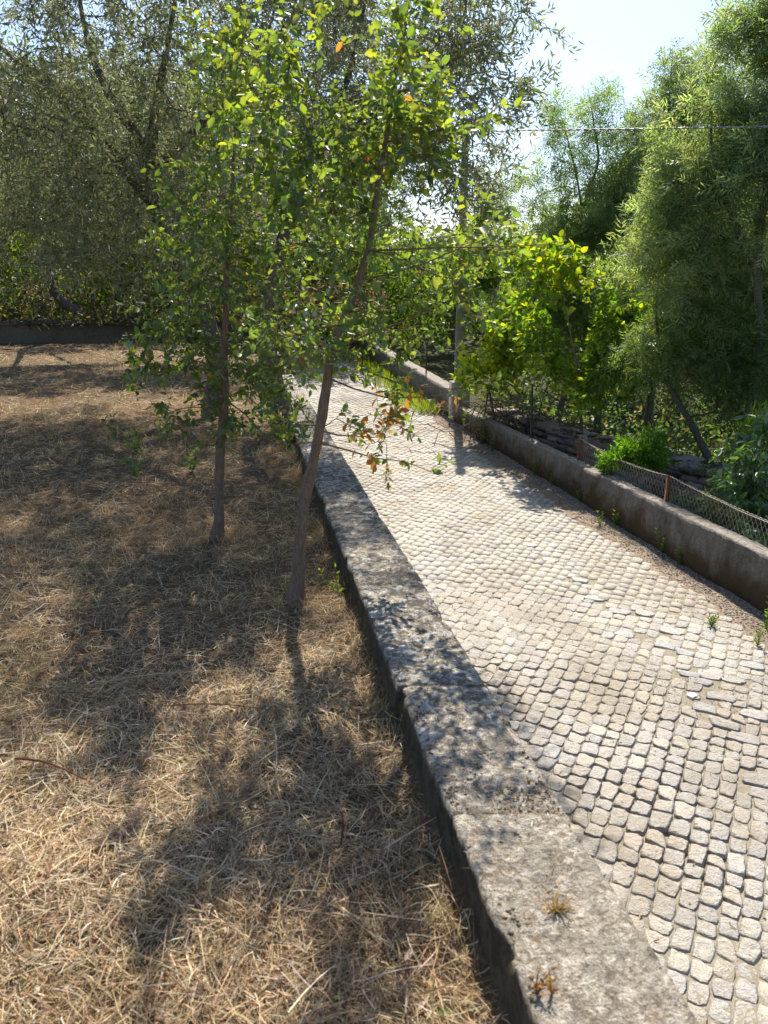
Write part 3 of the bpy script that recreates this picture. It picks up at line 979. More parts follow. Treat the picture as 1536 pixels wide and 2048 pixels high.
for course in range(9):
    hgt = 0.085 + 0.02 * rng.random()
    s = rng.random() * 0.1
    while s < tot:
        L = (0.11 + 0.22 * rng.random()) * (0.85 if course < 8 else 1.1)
        c = sw(s + L / 2); d = nrm(sw(s + L * 0.9) - sw(s + L * 0.1))
        nn = np.array([-d[1], d[0]])
        if nn @ (-c) < 0: nn = -nn
        off = 0.17 - 0.01 * course + rng.normal() * 0.012
        for side in ((1,) if course < 8 else (1, -1)):
            hh = hgt * (0.85 + 0.25 * rng.random())
            o = link('stone', rocks[rng.integers(12)], w3)
            pp = np.array([c[0] + nn[0] * off * side, c[1] + nn[1] * off * side, zc + hh / 2]) - o3
            o.location = pp
            o.rotation_euler = (rng.normal() * 0.06, rng.normal() * 0.06, math.atan2(d[1], d[0]) + rng.normal() * 0.06)
            o.scale = (L * 1.05, 0.26, hh * 1.08)
        s += L
    zc += hgt
cs = np.linspace(0, tot, 60)
cc = np.array([sw(q) for q in cs])
Vc = []
for c in cc:
    Vc += [[c[0] - 0.13, c[1] - 0.07, Z_LOW - 0.3], [c[0] - 0.13, c[1] - 0.07, zc - 0.05], [c[0] + 0.13, c[1] + 0.07, zc - 0.05], [c[0] + 0.13, c[1] + 0.07, Z_LOW - 0.3]]
i = np.arange(240).reshape(60, 4)
Qc = np.stack([i[:-1, :-1], i[:-1, 1:], i[1:, 1:], i[1:, :-1]], -1).reshape(-1, 4)
link('core', mesh('core', np.array(Vc) - o3, Qc, M['litter']), w3)
n = 2600
ss = rng.random(n) * tot
P = np.array([sw(q) for q in ss])
P = np.concatenate([P + rng.normal(size=(n, 2)) * 0.12, np.full((n, 1), zc + 0.0)], 1)
k = fbm(P, 3, 2, 61) > -0.1
Vb, Tb, Cb = blobs(rng, P[k], 0.012 + 0.03 * rng.random(k.sum()), palette(rng, k.sum(), [(0.16, 0.12, 0.07), (0.24, 0.19, 0.12), (0.09, 0.10, 0.035)], [3, 2, 2]))
o = link('moss', mesh('wall_moss', Vb - o3, Tb, M['moss'], Cb), w3)
o['kind'] = 'stuff'

# ------------------------------------------------------------------ rusty mesh fence on the parapet
fence = thing('wire_fence', (par_x(7) + 0.1, 7, PZ(7)), 'low rusty chain link fence with iron posts on top of right parapet', 'fence')
fo = np.array([par_x(7) + 0.1, 7, PZ(7)])
def fpt(y, h): return np.array([par_x(y) + 0.13, y, PZ(y) + h])
posts = [(2.6, 0.27, 'rust', .028), (4.4, 0.27, 'rust', .028), (6.95, 0.255, 'rust', .030), (8.75, 0.27, 'rust', .028), (10.1, 0.72, 'dark_iron', .02), (11.9, 0.36, 'dark_iron', .02)]
for (y, h, m_, w) in posts:
    p = fpt(y, 0)
    b = Buf()
    c, s = math.cos(0.218), math.sin(0.218)
    lean = rng.normal() * 0.01
    # L-section angle iron
    prof = np.array([[0, 0], [w, 0], [w, 0.005], [0.005, 0.005], [0.005, w], [0, w]]) - w / 3
    Vp = []
    for z in (-0.06, h):
        for x_, y_ in prof:
            Vp.append([x_ * c - y_ * s + lean * z * 8, x_ * s + y_ * c, z])
    Qp = [[i, (i + 1) % 6, 6 + (i + 1) % 6, 6 + i] for i in range(6)]
    o = link('post', mesh('post', np.array(Vp), [np.array(Qp), np.array([[0, 3, 4, 5], [6, 7, 8, 9], [6, 9, 10, 11]])], M[m_]), fence)
    o.location = p - fo
# brace at the end post
b = Buf()
pe = fpt(8.75, 0.26)
for yy in (8.55, 8.98, 8.66):
    V, Q = tubes(np.array([[pe, fpt(yy, 0.0)]]), np.full((1, 2), 0.005), 5)
    b.add(V - fo, Q)
link('brace', b.build('brace', M['rust']), fence)
def topwire(y):
    ks = [2.6, 4.4, 6.95, 8.75]
    hs = [0.262, 0.262, 0.247, 0.262]
    h = np.interp(y, ks, hs)
    for a, bb in zip(ks[:-1], ks[1:]):
        t = np.clip((y - a) / (bb - a), 0, 1)
        h = h - 0.055 * 4 * t * (1 - t) * ((y >= a) & (y <= bb))
    return h
yy = np.linspace(1.0, 8.75, 90)
P = np.stack([fpt(q, topwire(q)) for q in yy]) + rng.normal(size=(90, 3)) * 0.0012
V, Q = tubes(P[None], np.full((1, 90), 0.0032), 5)
link('top_wire', mesh('top_wire', V - fo, Q, M['old_wire']), fence)
b = Buf()
sp = 0.052
for sgn in (1, -1):
    for y0 in np.arange(0.6, 9.1, sp):
        h = np.linspace(-0.12, 0.262, 9)
        y = y0 + sgn * (h + 0.1) * 0.62
        ok = (y > 1.0) & (y < 8.75)
        if ok.sum() < 3: continue
        y = np.clip(y, 1.0, 8.75)
        hh = np.minimum(h, topwire(y))
        wob = 0.006 * vnoise(np.stack([y * 0 + y0, y], -1), 3.0, 71)
        P = np.stack([par_x(y) + 0.165 + wob + 0.003 * sgn, y, PZ(y) + hh], -1)
        V, Q = tubes(P[None], np.full((1, 9), 0.0021), 3)
        b.add(V - fo, Q)
o = link('wire_mesh', b.build('wire_mesh', M['old_wire']), fence)
# thin posts standing on the taller far wall
for y in (15.2, 17.6):
    p = np.array([par_x(y) + 0.12, y, FZ(y)])
    V, Q = tubes(np.array([[p + [0, 0, -0.05], p + [0.01, 0, 0.62]]]), np.full((1, 2), 0.016), 6)
    o = link('fence_post', mesh('fence_post', V - p, Q, M['dark_iron']), None, tuple(p))
    tag(o, 'thin dark iron post on the taller wall, ' + ('nearer the pole' if y < 16 else 'farther from the pole'), 'post')

# ------------------------------------------------------------------ utility pole and cable
PX, PY = par_x(13.4) + 0.17 + 0.02, 13.45
pole = thing('utility_pole', (PX, PY, -2.7), 'grey green concrete utility pole behind pillar on right side of lane', 'pole')
def taper(w0, w1, h, hole=False):
    V = []
    for z, w in ((0, w0), (h, w1), (h + 0.03, w1 * 0.7)):
        for x, y in ((-1, -.7), (-.7, -1), (.7, -1), (1, -.7), (1, .7), (.7, 1), (-.7, 1), (-1, .7)):
            V.append((x * w / 2, y * w / 2, z))
    Q = [[r_ * 8 + i, r_ * 8 + (i + 1) % 8, r_ * 8 + 8 + (i + 1) % 8, r_ * 8 + 8 + i] for r_ in range(2) for i in range(8)]
    return np.array(V), np.array(Q), np.array([[16, 17, 18, 19, 20, 21, 22, 23]])
V, Q, cpf = taper(0.15, 0.105, 5.0)
link('shaft', mesh('shaft', V, [Q, cpf], M['pole']), pole)
b = Buf()
V, Q = box(0, -0.075, 4.83, 0.03, 0.05, 0.06); b.add(V, Q)
V, Q = tubes(np.array([[[0.0, -0.08, 4.83], [0.05, -0.14, 4.82], [0.07, -0.18, 4.80]]]), np.full((1, 3), 0.009), 6); b.add(V, Q)
for zz in (4.76, 4.9):
    V, Q = box(0, 0, zz, 0.145, 0.145, 0.02); b.add(V, Q)
link('bracket', b.build('bracket', M['dark_iron']), pole)
ky = np.array([PY - 0.18, 11.6, 9.9, 8.2, 5.5, 1.5])
kx = np.array([PX + 0.07, 2.04, 2.87, 3.71, 5.1, 7.2])
kz = np.array([2.10, 1.86, 1.60, 1.345, 1.0, 0.75])
tt = np.linspace(0, 1, 900)
kk = np.linspace(0, 1, 6)
cbl = np.stack([np.interp(tt, kk, q) for q in (kx, ky, kz)], -1)
for _ in range(400):
    cbl[1:-1] = 0.25 * cbl[:-2] + 0.5 * cbl[1:-1] + 0.25 * cbl[2:]
arc = np.concatenate([[0], np.cumsum(np.linalg.norm(np.diff(cbl, axis=0), axis=1))])
b = Buf()
for ph in (0, math.pi):
    a = arc * 2 * math.pi / 0.30 + ph
    P = cbl + 0.0052 * np.stack([np.cos(a), np.zeros_like(a), np.sin(a)], -1)
    V, Q = tubes(P[None], np.full((1, 900), 0.0064), 5)
    b.add(V, Q)
tag(link('overhead_cable', b.build('overhead_cable', M['cable'], smooth=True)), 'pale twisted overhead cable running right from the pole against trees', 'cable')

# ------------------------------------------------------------------ oak saplings
OAK_G = [(0.115, 0.165, 0.042), (0.09, 0.145, 0.046), (0.145, 0.19, 0.042), (0.075, 0.125, 0.05)]
OAK_Y = [(0.18, 0.225, 0.045), (0.22, 0.24, 0.05), (0.15, 0.205, 0.045)]
BROWN = [(0.24, 0.11, 0.05), (0.17, 0.08, 0.04), (0.33, 0.17, 0.08)]
leaf_proto = []
for ci, c in enumerate([OAK_G[0], OAK_G[1], OAK_G[2], OAK_G[3], OAK_Y[0], OAK_Y[2], OAK_G[0], OAK_Y[1], BROWN[0], BROWN[2]]):
    V, Q, C = leaves(np.zeros((1, 3)), np.array([[0, 1.0, 0]]), np.array([[0, 0, 1.0]]), 1.0, 0.58, np.array([c]), 'oval', 0.1 + 0.05 * (ci % 3))
    leaf_proto.append(mesh('leaf', V, Q, M['oak_leaf'], C))
leaf_cols = np.array([OAK_G[0], OAK_G[1], OAK_G[2], OAK_G[3], OAK_Y[0], OAK_Y[2], OAK_G[0], OAK_Y[1], BROWN[0], BROWN[2]])

def sapling(name, y, trunk_px, blobs_px, n_t, r0, r1, seed, label, brown_z, lean=0.0, sprig_n=5, leaf_per=7, lsize=0.036, extra=()):
    rng = np.random.default_rng(seed)
    tp = np.array([at_y(u, v, y + lean * k) for k, (u, v) in enumerate(trunk_px)])
    base = tp[0].copy(); base[2] = Z_FIELD
    tp[0][2] = Z_FIELD - 0.05
    tr = resample(tp, 46)
    tr[1:-1] += (np.stack([vnoise(tr[:, [2, 2]] + 5, 3, seed), vnoise(tr[:, [2, 2]] + 9, 3, seed + 1), 0 * tr[:, 0]], -1) * 0.012)[1:-1]
    root = thing(name, tuple(base), label, 'tree', 'young oak trees beside the wall')
    bl = []
    for (u, v, ru, rv, ry, w) in blobs_px:
        c = at_y(u, v, y); k = y / ray(u, v)[1]
        bl.append((c[0], y + 0.0, c[2], ru * k, ry, rv * k, w))
    tg = in_blobs(rng, bl, n_t, -0.15, 4.0, seed)
    P, Rr, grp, sidx, A, rad = grow([tr], tg, rng, 0.1, 0.04, 4, 0.0012, 2.2, 0.05)
    for e, (off, pts) in enumerate(extra):                   # long side branches that stand clear of the crown
        q = np.array([at_y(u, v, y + off * k / (len(pts) - 1)) for k, (u, v) in enumerate(pts)])
        q[0] = tr[np.argmin(np.linalg.norm(tr - q[0], axis=1))]
        q = resample(q, 5) + rng.normal(size=(5, 3)) * 0.008
        P = np.concatenate([P, q[None]]); Rr = np.concatenate([Rr, np.array([[0.005, 0.004, 0.0032, 0.0022, 0.0014]])])
        grp = np.concatenate([grp, [grp.max() + 1]])
    b = Buf()
    rt = np.interp(np.linspace(0, 1, 46), [0, 0.05, 0.4, 0.8, 1], [r0 * 1.25, r0, r0 * 0.78, r1 * 1.6, r1])
    stem_tube(b, tr, rt, 14, rng, 0.09, 0.75)
    link('trunk', b.build('trunk', M['oak_bark'], base, True), root)
    s, d, L = sprigs(rng, P, sprig_n, 0.12, 0.05, 0.6)
    sg = np.repeat(grp, sprig_n)
    for g in np.unique(grp):
        k = grp == g
        b = Buf()
        V, Q = tubes(P[k], np.clip(Rr[k], 0.0014, 0.010), 5); b.add(V, Q)
        k2 = sg == g
        SP = np.stack([s[k2], s[k2] + d[k2] * L[k2][:, None] * 0.95], 1)
        V, Q = tubes(SP, np.tile([0.0016, 0.0008], (k2.sum(), 1)), 3); b.add(V, Q)
        link('branch', b.build('branch', M['oak_bark'], base), root)
    p, ld, nn = sprig_leaves(rng, s, d, L, leaf_per, 0.85, 0.1, 0.7)
    n = len(p)
    ls = lsize * (0.45 + 0.85 * rng.random(n))
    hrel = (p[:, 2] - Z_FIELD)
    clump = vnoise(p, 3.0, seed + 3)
    ymask = rng.random(n) < np.clip((hrel - 1.65) * 0.7 + clump * 0.35, 0.04, 0.6)  # more yellow leaves higher up: the crown's backlight painted into leaf colour
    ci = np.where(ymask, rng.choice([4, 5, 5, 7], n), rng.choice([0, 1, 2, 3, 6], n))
    bm = rng.random(n) < np.where((hrel < brown_z) & (vnoise(p, 5, seed + 9) > -0.05), 0.62, np.where(hrel > 1.5, 0.006, 0.025))
    ci = np.where(bm, rng.choice([8, 9], n), ci)
    score = -(np.linalg.norm(p, axis=1)) + rng.random(n) * 0.35
    pick = np.argsort(-score)[:300]
    other = np.setdiff1d(np.arange(n), pick)
    for i in pick:
        D = nrm(ld[i]); S = nrm(np.cross(D, nn[i])); U = np.cross(S, D)
        o = link('leaf', leaf_proto[ci[i]], root)
        mtx = Matrix(((S[0], D[0], U[0], p[i, 0] - base[0]), (S[1], D[1], U[1], p[i, 1] - base[1]), (S[2], D[2], U[2], p[i, 2] - base[2]), (0, 0, 0, 1)))
        o.matrix_local = mtx @ Matrix.Scale(ls[i], 4)
    C = leaf_cols[ci[other]] * (1 + rng.normal(size=(len(other), 1)) * 0.18)
    V, Q, C = leaves(p[other], ld[other], nn[other], ls[other], ls[other] * 0.58, np.clip(C, 0.01, 1), 'oval', 0.14)
    o = link('foliage', mesh('foliage', V - base, Q, M['oak_leaf'], C), root)
    o['kind'] = 'stuff'
    return root

sapling('oak_sapling', 3.29, [(592, 1215), (603, 1080), (612, 980), (632, 895), (654, 780), (668, 690), (693, 632), (712, 572), (736, 505), (750, 430), (757, 355), (772, 285), (786, 190), (805, 100), (818, 10), (826, -60)],
        [(730, 130, 190, 200, 0.42, 3.2), (600, 250, 150, 150, 0.4, 2.0), (870, 250, 110, 130, 0.35, 1.3), (700, 430, 220, 150, 0.45, 3.0), (880, 470, 110, 110, 0.35, 1.1), (640, 600, 160, 110, 0.4, 1.8), (830, 610, 130, 70, 0.3, 0.7), (740, 780, 100, 90, 0.22, 0.55), (790, 900, 60, 60, 0.15, 0.14)],
        205, 0.0275, 0.005, 21, 'taller leaning young oak with sunlit yellow green top, rooted close to the lichen wall', 1.02, 0.0, 4, 7, 0.041,
        [(-0.2, [(655, 760), (740, 790), (820, 808), (905, 790)]), (0.1, [(650, 850), (700, 868), (790, 880)]), (-0.1, [(640, 890), (720, 905), (800, 925), (872, 946)]),
         (-0.1, [(668, 690), (800, 640), (950, 600)]), (-0.9, [(735, 510), (840, 500), (960, 492), (1100, 490)]), (0.1, [(690, 640), (600, 660), (520, 700)]),
         (-0.3, [(712, 572), (850, 540), (985, 470)]), (-0.4, [(668, 700), (820, 800), (990, 770)]), (0.2, [(640, 870), (560, 840), (500, 800)]), (-0.1, [(772, 285), (880, 250), (1040, 235)]), (0.0, [(786, 190), (900, 130), (985, 250)])])
sapling('oak_sapling', 4.17, [(433, 1090), (438, 990), (443, 890), (448, 760), (453, 650), (456, 520), (461, 400), (470, 300), (480, 200), (484, 100)],
        [(475, 170, 120, 160, 0.4, 2.3), (450, 400, 130, 120, 0.45, 2.0), (440, 540, 180, 110, 0.5, 2.6), (450, 680, 190, 90, 0.5, 2.3), (310, 680, 90, 60, 0.3, 0.7), (560, 720, 110, 90, 0.4, 1.3), (530, 840, 110, 70, 0.35, 0.7), (350, 780, 90, 60, 0.3, 0.5)],
        215, 0.027, 0.005, 33, 'straight young oak with green crown, standing in dry grass away from the wall', 0.55, 0.0, 4, 7, 0.043,
        [(-0.2, [(445, 740), (330, 700), (235, 680)]), (0.1, [(440, 830), (380, 805), (330, 830)]), (0.1, [(448, 700), (540, 740), (620, 840)]), (-0.1, [(447, 620), (330, 590), (262, 615)]),
         (-0.2, [(450, 560), (360, 520), (300, 530)]), (0.1, [(446, 800), (520, 860), (590, 920)]), (-0.3, [(448, 720), (340, 740), (250, 760)]), (0.0, [(442, 880), (400, 900), (370, 870)])])

# ------------------------------------------------------------------ generic trees
def acacia_leaves(rng, p, d, nn, L, C, K=3):
    """feathery compound leaves: K pairs of narrow pinnae along each axis"""
    n = len(p)
    d = nrm(d); s = nrm(np.cross(d, nn))
    PP, DD, CC, LL = [], [], [], []
    for k in range(K):
        for sg in (1, -1):
            u = (k + 0.5) / K
            PP.append(p + d * (L * u)[:, None])
            DD.append(d * 0.75 + s * sg * 0.75 + rng.normal(size=(n, 3)) * 0.12)
            LL.append(L * (0.62 - 0.2 * abs(u - 0.5)))
            CC.append(C)
    P_, D_, C_, L_ = map(np.concatenate, (PP, DD, CC, LL))
    N_ = np.tile(nn, (2 * K, 1))
    return leaves(P_, D_, N_, L_, L_ * 0.17, C_, 'rhomb', 0.0)

def tree(name, stems, rads, blb, n_t, label, cat, leaf, cols, seed, sprig_n=4, sprig_len=0.2, per=10, lsize=0.06, lw=0.2, mat='olive_leaf', barkm='olive_bark',
         gap=-0.2, gscale=1.2, droop=0.3, up=0.6, colw=None, group=None, tip=0.002, shell=0.0, jit=0.05, flare=0.3, sides=10, filt=None):
    rng = np.random.default_rng(seed)
    stems = [resample(s, 24 if k == 0 else 16) for k, s in enumerate(stems)]
    base = stems[0][0].copy()
    root = thing(name, tuple(base), label, cat, group)
    tg = in_blobs(rng, blb, n_t, gap, gscale, seed, shell)
    if filt is not None:
        tg = tg[filt(tg)]
    P, Rr, grp, sidx, A, rad = grow(stems, tg, rng, 0.1, jit, 4, tip, 2.3, 0.06 * droop)
    b = Buf()
    for k, (s, r) in enumerate(zip(stems, rads)):
        rt = np.interp(np.linspace(0, 1, len(s)), [0, 0.6, 1], [r[0], r[1] + (r[0] - r[1]) * 0.3, r[1] * 0.25])
        stem_tube(b, s, rt, sides if k == 0 else 8, rng, 0.06, flare if k == 0 else 0)
    link('trunk', b.build('trunk', M[barkm], base, True), root)
    b = Buf()
    V, Q = tubes(P, np.clip(Rr, tip, rads[0][1] * 0.8), 4); b.add(V, Q)
    s, d, L = sprigs(rng, P, sprig_n, sprig_len, droop, 0.6)
    o = link('branches', b.build('branches', M[barkm], base), root)
    o['kind'] = 'stuff'
    p, ld, nn = sprig_leaves(rng, s, d, L, per, 0.8, droop, up)
    if filt is not None:
        k = filt(p); p, ld, nn = p[k], ld[k], nn[k]
    n = len(p)
    C = palette(rng, n, cols, colw, 0.2)
    ls = lsize * (0.65 + 0.7 * rng.random(n))
    if leaf == 'acacia':
        V, Q, C = acacia_leaves(rng, p, ld, nn, ls, C)
    else:
        V, Q, C = leaves(p, ld, nn, ls, ls * lw, C, leaf, 0.12)
    o = link('crown', mesh('crown', V - base, Q, M[mat], C), root)
    o['kind'] = 'stuff'
    return root

OLV = [(0.20, 0.21, 0.15), (0.165, 0.185, 0.12), (0.27, 0.27, 0.21), (0.16, 0.20, 0.085)]
pz = lambda u, v, y: at_y(u, v, y)
g0 = on_z(426, 827, Z_FIELD)
tree('olive_tree',
     [[g0 + [0, 0, -0.05], pz(438, 720, 8.45), pz(405, 600, 8.4), pz(338, 510, 8.4), pz(305, 400, 8.4), pz(300, 280, 8.4), pz(330, 120, 8.3), pz(360, -60, 8.2)],
      [pz(305, 400, 8.4), pz(205, 285, 8.2), pz(110, 180, 8.0), pz(0, 92, 7.7), pz(-90, 40, 7.5)],
      [pz(300, 300, 8.4), pz(230, 215, 8.5), pz(190, 130, 8.6), pz(162, 30, 8.7), pz(150, -80, 8.7)],
      [pz(300, 360, 8.4), pz(420, 230, 8.0), pz(520, 120, 7.7), pz(610, 0, 7.5)]],
     [(0.11, 0.04), (0.075, 0.03), (0.06, 0.025), (0.06, 0.025)],
     [(-2.4, 8.2, 2.2, 2.3, 2.2, 2.1, 5), (-3.6, 7.8, 1.3, 1.4, 1.5, 1.4, 2.0), (-1.1, 8.2, 1.6, 1.3, 1.7, 1.5, 2.0), (-2.4, 7.9, 0.55, 1.1, 1.3, 0.75, 1.2), (-1.6, 8.4, 3.4, 1.6, 1.6, 0.9, 1.2), (-3.0, 6.6, 2.0, 1.5, 1.0, 1.2, 1.2), (-2.3, 5.75, 2.75, 1.7, 0.75, 0.7, 0.3), (-1.3, 5.5, 2.7, 0.9, 0.6, 0.6, 0.3), (-3.9, 6.3, 2.8, 1.0, 1.0, 0.8, 0.4), (-1.0, 6.2, 2.7, 0.8, 0.8, 0.6, 0.3), (-3.6, 10.2, 2.4, 1.9, 1.2, 1.5, 2.0)],  # front lobes high overhead, out of view, are added only to shade the field
     2100, 'large grey green olive tree with leaning dark trunk behind the young oaks', 'tree', 'rhomb', OLV, 41,
     5, 0.26, 11, 0.064, 0.24, 'olive_leaf', 'olive_bark', -0.12, 1.5, 0.35, 0.3)
g1_ = np.array([-0.95, 7.4, Z_FIELD - 0.05])
tree('olive_tree',
     [[g1_, pz(525, 640, 7.3), pz(560, 480, 7.1), pz(640, 320, 6.9), pz(700, 150, 6.7), pz(740, -40, 6.6)],
      [pz(640, 320, 6.9), pz(760, 215, 6.6), pz(860, 150, 6.3), pz(960, 90, 6.1)],
      [pz(600, 400, 7.0), pz(720, 330, 6.8), pz(830, 300, 6.6), pz(930, 270, 6.4)]],
     [(0.085, 0.03), (0.04, 0.012), (0.035, 0.010)],
     [(-0.3, 6.8, 2.1, 0.95, 1.1, 1.0, 2.2), (0.1, 6.4, 1.5, 0.8, 0.8, 0.8, 1.2), (0.55, 6.2, 1.9, 0.5, 0.6, 0.75, 0.75), (-0.2, 6.9, 0.7, 0.8, 0.8, 0.6, 1.0), (0.95, 6.1, 1.45, 0.35, 0.35, 0.35, 0.2), (0.72, 6.4, 0.85, 0.32, 0.4, 0.5, 0.45)],
     580, 'sparser olive tree behind the taller young oak, its thin branches dark against the sky', 'tree', 'rhomb', OLV, 47,
     5, 0.24, 11, 0.062, 0.22, 'olive_leaf', 'olive_bark', -0.1, 1.8, 0.3, 0.3)

g2_ = np.array([-6.6, 17.9, -1.12])
tree('olive_tree',
     [[g2_, pz(105, 590, 17.6), pz(90, 520, 17.0), pz(110, 430, 15.6), pz(130, 300, 14.2)], [pz(95, 540, 17.2), pz(180, 470, 15.6), pz(260, 380, 14.2)]],
     [(0.12, 0.04), (0.07, 0.02)],
     [(-4.6, 13.7, 1.9, 2.4, 1.5, 1.4, 3), (-7.2, 13.6, 1.8, 2.0, 1.6, 1.4, 2), (-2.2, 13.6, 1.6, 1.6, 1.5, 1.4, 1.5)],
     1000, 'olive tree rooted behind the far wall, its crown hanging over field end', 'tree', 'rhomb', OLV, 49,
     6, 0.3, 12, 0.085, 0.26, 'olive_leaf', 'olive_bark', -0.25, 1.2, 0.35, 0.3)

ACA = [(0.175, 0.235, 0.12), (0.22, 0.27, 0.15), (0.14, 0.20, 0.095), (0.27, 0.31, 0.19)]
ACB = [(0.15, 0.215, 0.08), (0.12, 0.185, 0.07), (0.19, 0.24, 0.09)]
low = lambda x, y: np.array([x, y, Z_LOW - 0.05])
tree('acacia_tree', [[low(4.35, 9.3), pz(1530, 690, 8.8), pz(1508, 570, 8.7), pz(1520, 450, 8.7), pz(1545, 300, 8.8), pz(1560, 150, 8.9), pz(1570, 20, 9)],
                     [pz(1512, 540, 8.7), pz(1450, 400, 8.8), pz(1420, 290, 9.0), pz(1425, 190, 9.2)]],
     [(0.085, 0.03), (0.045, 0.015)],
     [(4.7, 9.0, 1.5, 1.1, 1.1, 1.3, 2.5), (4.0, 9.2, 0.75, 0.9, 1.0, 0.9, 1.8), (4.9, 9.0, 2.7, 0.9, 0.8, 0.9, 1.5), (4.35, 9.0, 1.9, 0.6, 0.6, 0.7, 1.0), (4.2, 8.6, 0.9, 0.7, 0.7, 0.7, 1.4), (3.6, 9.3, 1.3, 0.6, 0.6, 0.6, 1.2), (3.95, 9.3, 2.15, 0.5, 0.6, 0.75, 1.3), (3.3, 9.3, 0.7, 0.55, 0.6, 0.5, 0.9), (3.9, 9.2, 0.0, 0.6, 0.6, 0.6, 0.9), (4.6, 9.3, 2.5, 0.7, 0.7, 0.6, 1.0), (4.9, 8.8, -0.2, 1.0, 0.9, 0.8, 1.2), (3.4, 9.3, 0.1, 0.7, 0.8, 0.6, 0.8)],
     1150, 'tall feathery acacia at far right with curved grey trunk', 'tree', 'acacia', ACA, 53, 4, 0.24, 6, 0.13, 0.2, 'acacia_leaf', 'grey_bark', -0.15, 2.0, 0.1, 0.5)
tree('acacia_tree', [[low(3.0, 13.4), pz(1172, 560, 13), pz(1165, 420, 13), pz(1150, 330, 13), pz(1110, 190, 13)], [pz(1165, 415, 13), pz(1200, 320, 13), pz(1185, 230, 13), pz(1176, 175, 13)]],
     [(0.055, 0.012), (0.03, 0.010)],
     [(2.75, 13, 1.9, 0.55, 0.6, 0.75, 1.0), (3.35, 13, 2.2, 0.35, 0.5, 0.75, 0.7), (3.3, 13, 1.2, 0.6, 0.6, 0.5, 0.6), (2.1, 13, 1.2, 0.5, 0.5, 0.4, 0.5), (1.7, 13, 0.85, 0.4, 0.5, 0.35, 0.4)],
     150, 'slender thin crowned acacia standing out against the sky in the middle', 'tree', 'acacia', ACB, 59, 4, 0.2, 5, 0.13, 0.2, 'acacia_leaf', 'grey_bark', 0.0, 1.8, 0.1, 0.5)
tree('acacia_tree', [[low(4.4, 12.8), pz(1330, 600, 12.4), pz(1325, 420, 12.4), pz(1335, 250, 12.4), pz(1345, 110, 12.4)]],
     [(0.07, 0.012)],
     [(4.35, 12.4, 2.3, 0.45, 0.6, 0.9, 1.2), (3.5, 12.6, 0.9, 0.6, 0.6, 0.5, 0.9), (2.7, 12.8, 0.5, 0.6, 0.5, 0.4, 0.7), (3.95, 12.4, 1.7, 0.6, 0.7, 0.6, 1.2), (4.3, 12.4, 0.9, 1.1, 0.9, 0.7, 1.7), (4.9, 12.4, 2.0, 0.7, 0.7, 0.9, 1.3)],
     500, 'bushy topped acacia between the slender one and the tall one at right', 'tree', 'acacia', ACA, 61, 4, 0.22, 6, 0.14, 0.2, 'acacia_leaf', 'grey_bark', -0.15, 1.5, 0.1, 0.5)
tree('acacia_tree', [[low(3.5, 12.4), pz(1200, 760, 12.6), pz(1160, 640, 12.6), pz(1165, 520, 12.6), pz(1180, 420, 12.6)], [pz(1170, 700, 12.6), pz(1090, 720, 12.4), pz(1060, 660, 12.3), pz(1010, 600, 12.2)]],
     [(0.07, 0.015), (0.035, 0.01)],
     [(3.2, 12.6, -0.1, 1.1, 0.9, 0.8, 2.0), (3.8, 12.3, -0.9, 1.2, 0.9, 0.8, 2.2), (2.5, 12.7, -0.5, 0.9, 0.8, 0.6, 1.2), (4.6, 11.9, -0.5, 1.0, 0.8, 0.8, 1.7), (3.2, 12.3, -1.4, 1.0, 0.7, 0.5, 0.9)],
     560, 'low spreading acacia with mid green feathery crown behind the stone wall', 'tree', 'acacia', ACB + ACA[:1], 67, 4, 0.2, 6, 0.13, 0.2, 'acacia_leaf', 'grey_bark', -0.25, 1.4, 0.15, 0.5)
tree('acacia_tree', [[low(4.5, 9.3), pz(1390, 860, 9.4), pz(1330, 760, 9.4), pz(1310, 640, 9.4), pz(1320, 520, 9.3)]],
     [(0.06, 0.015)],
     [(4.0, 9.4, -0.7, 0.9, 0.8, 0.8, 1.6), (4.8, 9.2, -0.9, 0.9, 0.8, 0.9, 1.6), (3.5, 9.6, -0.9, 0.7, 0.6, 0.45, 0.7), (4.5, 9.4, -1.2, 1.0, 0.6, 0.45, 0.7)],
     430, 'young acacia with dark drooping foliage directly over the stone wall at right', 'tree', 'acacia', ACB, 71, 4, 0.2, 6, 0.12, 0.2, 'acacia_leaf', 'grey_bark', -0.2, 1.5, 0.2, 0.5)

# vine like yellow green broadleaf shrubs and other shrubs on the right
YG = [(0.24, 0.29, 0.025), (0.32, 0.34, 0.03), (0.17, 0.24, 0.03), (0.12, 0.20, 0.03)]
DG = [(0.08, 0.15, 0.045), (0.115, 0.195, 0.045), (0.14, 0.23, 0.045)]
tree('leafy_shrub', [[low(1.95, 12.2), pz(960, 690, 12), pz(985, 600, 11.6), pz(1020, 520, 11.3)]], [(0.03, 0.01)],
     [(1.75, 11.5, -0.9, 0.65, 0.5, 0.65, 2), (2.2, 10.6, 0.1, 0.6, 0.5, 0.4, 1.2), (1.5, 11.8, -1.3, 0.5, 0.4, 0.45, 1.0), (1.45, 12.7, 0.35, 0.5, 0.4, 0.35, 0.8)],
     170, 'bright yellow green broadleaf shrub glowing in backlight right of the pole', 'shrub', 'oval', YG, 73, 4, 0.2, 6, 0.085, 0.75, 'broad_leaf', 'twig', -0.1, 2.0, 0.25, 0.5, sides=6)
